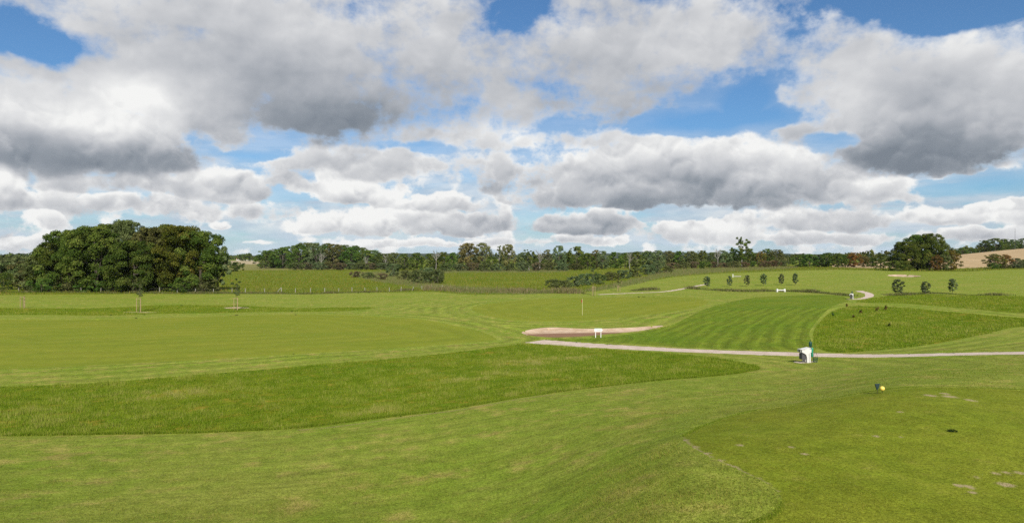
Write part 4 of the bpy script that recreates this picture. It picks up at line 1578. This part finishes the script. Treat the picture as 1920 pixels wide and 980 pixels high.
M_WEED = leafy('ditch_weed', [(.08, .115, .022), (.12, .14, .038), (.18, .165, .07), (.23, .17, .09)], .3)
M_DARKWEED = leafy('dark_weed', [(.035, .055, .014), (.06, .08, .022), (.10, .10, .04), (.14, .11, .06)], .3)
line_weeds('ditch_weeds', [(1290, 541), (1340, 544), (1400, 546.5), (1450, 546), (1500, 547), (1560, 551), (1594, 555)], 2.6, 5200, .50, .05, M_WEED, 'fringe of tall weeds along the ditch below the six small trees', 21)
line_weeds('ditch_weeds', [(1186, 545), (1215, 543.5), (1232, 543)], 3.0, 1100, .55, .06, M_WEED, 'dark patch of weeds beside the distant path', 22)
line_weeds('bank_weeds', [(1668, 554), (1690, 553), (1735, 550), (1786, 551), (1830, 553), (1884, 553.5)], 2.2, 3200, .36, .04, M_WEED, 'dark weeds at the foot of the three egg-shaped trees', 23)
line_weeds('fence_weeds', [(-40, 547), (100, 548), (240, 549.5), (350, 550.5), (430, 550), (520, 550.5), (600, 550.5), (720, 547), (830, 541)], 1.4, 16000, .42, .05, M_WEED, 'tall dry grass along the meadow fence', 24)
line_weeds('ditch_weeds', [(800, 544), (880, 546), (960, 548), (1040, 548.5), (1092, 549)], 4.5, 11000, .8, .07, M_BL_REED, 'brown weed belt behind the putting green', 25)


def weed_plant(px, row, h, red, label, seed):
    p = spots([(px, row)])[0]
    o = thing('dock_plant', Vector((p[0], p[1], ground(*p))), label, 'weed', 'dock plants in the rough hollow')
    rng = np.random.default_rng(seed)
    m = MB()
    for k in range(4):
        a = rng.random() * 6.28
        m.rod((0, 0, -.05), (math.cos(a) * .12 * h, math.sin(a) * .12 * h, h * (.7 + .3 * rng.random())), .012, .006, 5)
    m.build('stem', M_BARK, o)
    cent = np.array([(rng.normal() * .18 * h, rng.normal() * .18 * h, h * q) for q in (.2, .3, .5, .7, .85)])
    V, t = leaves_on(cent, np.array([.3, .3, .22, .16, .12]) * h, 160, .09, rng)
    me = fast_mesh('leaves', V, np.arange(len(V)).reshape(-1, 4), [LEAF['autumn' if red else 'oak']], {'tint': t}, False)
    link('leaves', me, o)


for i, (px, row, h, red, lab) in enumerate([(1661, 581, 1.0, True, 'tallest reddish dock plant on the bank of the rough hollow'), (1645, 583, .8, True, 'reddish dock plant just left of the tallest one'), (1614, 588, .8, True, 'reddish dock plant at the left of the rough hollow'),
                                          (1601, 595, .5, True, 'low rusty weed below the left dock plant'), (1562, 592, .6, False, 'dark green weed tuft at the left rim of the rough hollow'), (1668, 612, .55, False, 'dark green weed tuft in the middle of the rough hollow'),
                                          (1588, 574, .6, True, 'small rusty weed at the top rim of the rough hollow')]):
    weed_plant(px, row, h * .7, red, lab, 40 + i)


def turf_tuft():
    p = spots([(1786, 809)])[0]
    rng = np.random.default_rng(3)
    n = 90
    a = rng.random(n) * 6.28
    r = rng.random(n) ** .5
    b = np.c_[np.cos(a) * r * .12, np.sin(a) * r * .07, np.zeros(n)]
    side = rng.normal(size=(n, 3)) * .006
    tip = b + np.c_[rng.normal(size=n) * .03, rng.normal(size=n) * .03, .03 + .035 * rng.random(n)]
    V = np.stack([b - side, b + side, tip], 1).reshape(-1, 3)
    me = fast_mesh('turf_tuft', V, np.arange(3 * n).reshape(-1, 3), [M_DARKWEED], {'tint': np.zeros(3 * n)}, False)
    o = tag(link('turf_tuft', me), 'small dark tuft of grass on the right of the tee', 'grass tuft')
    o.location = (p[0], p[1], ground(*p))


turf_tuft()


# far houses of the village and the mast on the hill
M_BRICKR = plain('far_roof_tile', (.30, .11, .07), .8, .2, .2, 2)
M_WALLR = plain('far_render', (.55, .50, .44), .9, .1, .15, 1)
M_GLASS = plain('dark_window', (.03, .035, .045), .2, .5, .1, 5)


def house(px, Y, w, d, h, rz, label):
    o = thing('farm_house', P(px, Y), label, 'house', 'houses of the far village', rz)
    MB().box(-w / 2, w / 2, -d / 2, d / 2, -.5, h).build('wall', M_WALLR, o)
    r = d * .45
    MB().prism([(-d / 2 - .4, h - .2), (d / 2 + .4, h - .2), (0, h + r)], -w / 2 - .3, w / 2 + .3).build('roof', M_BRICKR, o).rotation_euler = (0, 0, math.pi / 2)
    n = int(w // 3)
    for k in range(n):
        x = -w / 2 + (k + .5) * w / n
        MB().box(x - .5, x + .5, -d / 2 - .05, -d / 2 + .02, 1.0, 2.3).build('window', M_GLASS, o)


house(448, 1560, 10, 8, 4.0, .15, 'leftmost red-roofed house of the far village before the dark woods')
house(462, 1570, 14, 8, 4.5, -.1, 'red-roofed house in the middle of the far village')
house(475, 1550, 9, 7, 3.6, .2, 'rightmost small house of the far village before the dark woods')


def mast():
    o = thing('radio_mast', P(1903, 556), 'thin mast rising from the trees on the stubble hill', 'mast')
    MB().rod((0, 0, -.3), (0, 0, 17), .16, .08, 6).build('pole', M_DARKGREY, o)
    MB().rod((-.6, 0, 14.5), (.6, 0, 14.5), .06, .06, 5).build('crossarm', M_DARKGREY, o)


mast()


M_STRAW = leafy('straw_blade', [(.22, .21, .07), (.32, .28, .12), (.42, .36, .18)], .3)


# longer grass left standing along the rim of the tee and of the rough
def rim(pts, n, h, seed, label, side=.06, mat=None):
    rng = np.random.default_rng(seed)
    c = curve(spots(pts), False, 12)
    seg = np.r_[0, np.cumsum(np.linalg.norm(np.diff(c, axis=0), axis=1))]
    t = rng.random(n) * seg[-1]
    x = np.interp(t, seg, c[:, 0]) + rng.normal(size=n) * .03
    y = np.interp(t, seg, c[:, 1]) + side + rng.normal(size=n) * .04
    z = height(x, y)
    hh = h * (.5 + .8 * rng.random(n)) * (1 + vnoise(t * 1.5, t * 0 + seed))
    a = rng.random(n) * 6.28
    p = np.c_[x, y, z - .004]
    sd = np.c_[np.cos(a), np.sin(a), np.zeros(n)] * .006
    tip = np.c_[rng.normal(size=n) * .3 * hh, rng.normal(size=n) * .3 * hh, hh]
    V = np.stack([p - sd, p + sd, p + tip], 1).reshape(-1, 3)
    me = fast_mesh('rim_grass', V, np.arange(3 * n).reshape(-1, 3), [mat or M_BL_ROUGH], {'tint': np.repeat(np.clip(rng.normal(.35, .2, n), 0, 1), 3)}, False)
    tag(link('rim_grass', me), label, 'grass', kind='stuff')


rim([(1283, 818), (1330, 795), (1420, 769), (1560, 747), (1650, 732), (1760, 725), (1920, 731), (2100, 742)], 12000, .030, 51, 'longer grass along the far rim of the tee')
rim([(1467, 938), (1455, 962), (1420, 978), (1380, 1000)], 1800, .022, 52, 'longer grass round the rounded corner of the tee', 0.0)
rim([(560, 806), (640, 798), (760, 781), (860, 768), (960, 750), (1040, 739)], 9000, .03, 54, 'strip of bleached cut grass below the edge of the rough', -.12, M_STRAW)
rim([(-20, 818), (200, 815), (400, 811), (560, 803), (700, 786), (860, 765), (960, 748), (1080, 731), (1200, 717), (1320, 707), (1420, 693)], 30000, .10, 53, 'tall grass edge along the near side of the rough strip', .12)

# ------------------------------------------------------------------ the air
def haze():
    m = new_mat('haze_air')
    nt = E.nt
    v = nt.nodes.new('ShaderNodeVolumePrincipled')
    v.inputs['Color'].default_value = (.86, .92, 1.0, 1)
    v.inputs['Density'].default_value = 2.5e-5
    v.inputs['Anisotropy'].default_value = 0.0
    o = nt.nodes.new('ShaderNodeOutputMaterial')
    nt.links.new(v.outputs[0], o.inputs['Volume'])
    ob = MB().box(-9600, 9600, -9600, 9600, -30, 90).build('haze', m)
    tag(ob, 'thin pale air over the whole landscape', 'haze', kind='stuff')


haze()
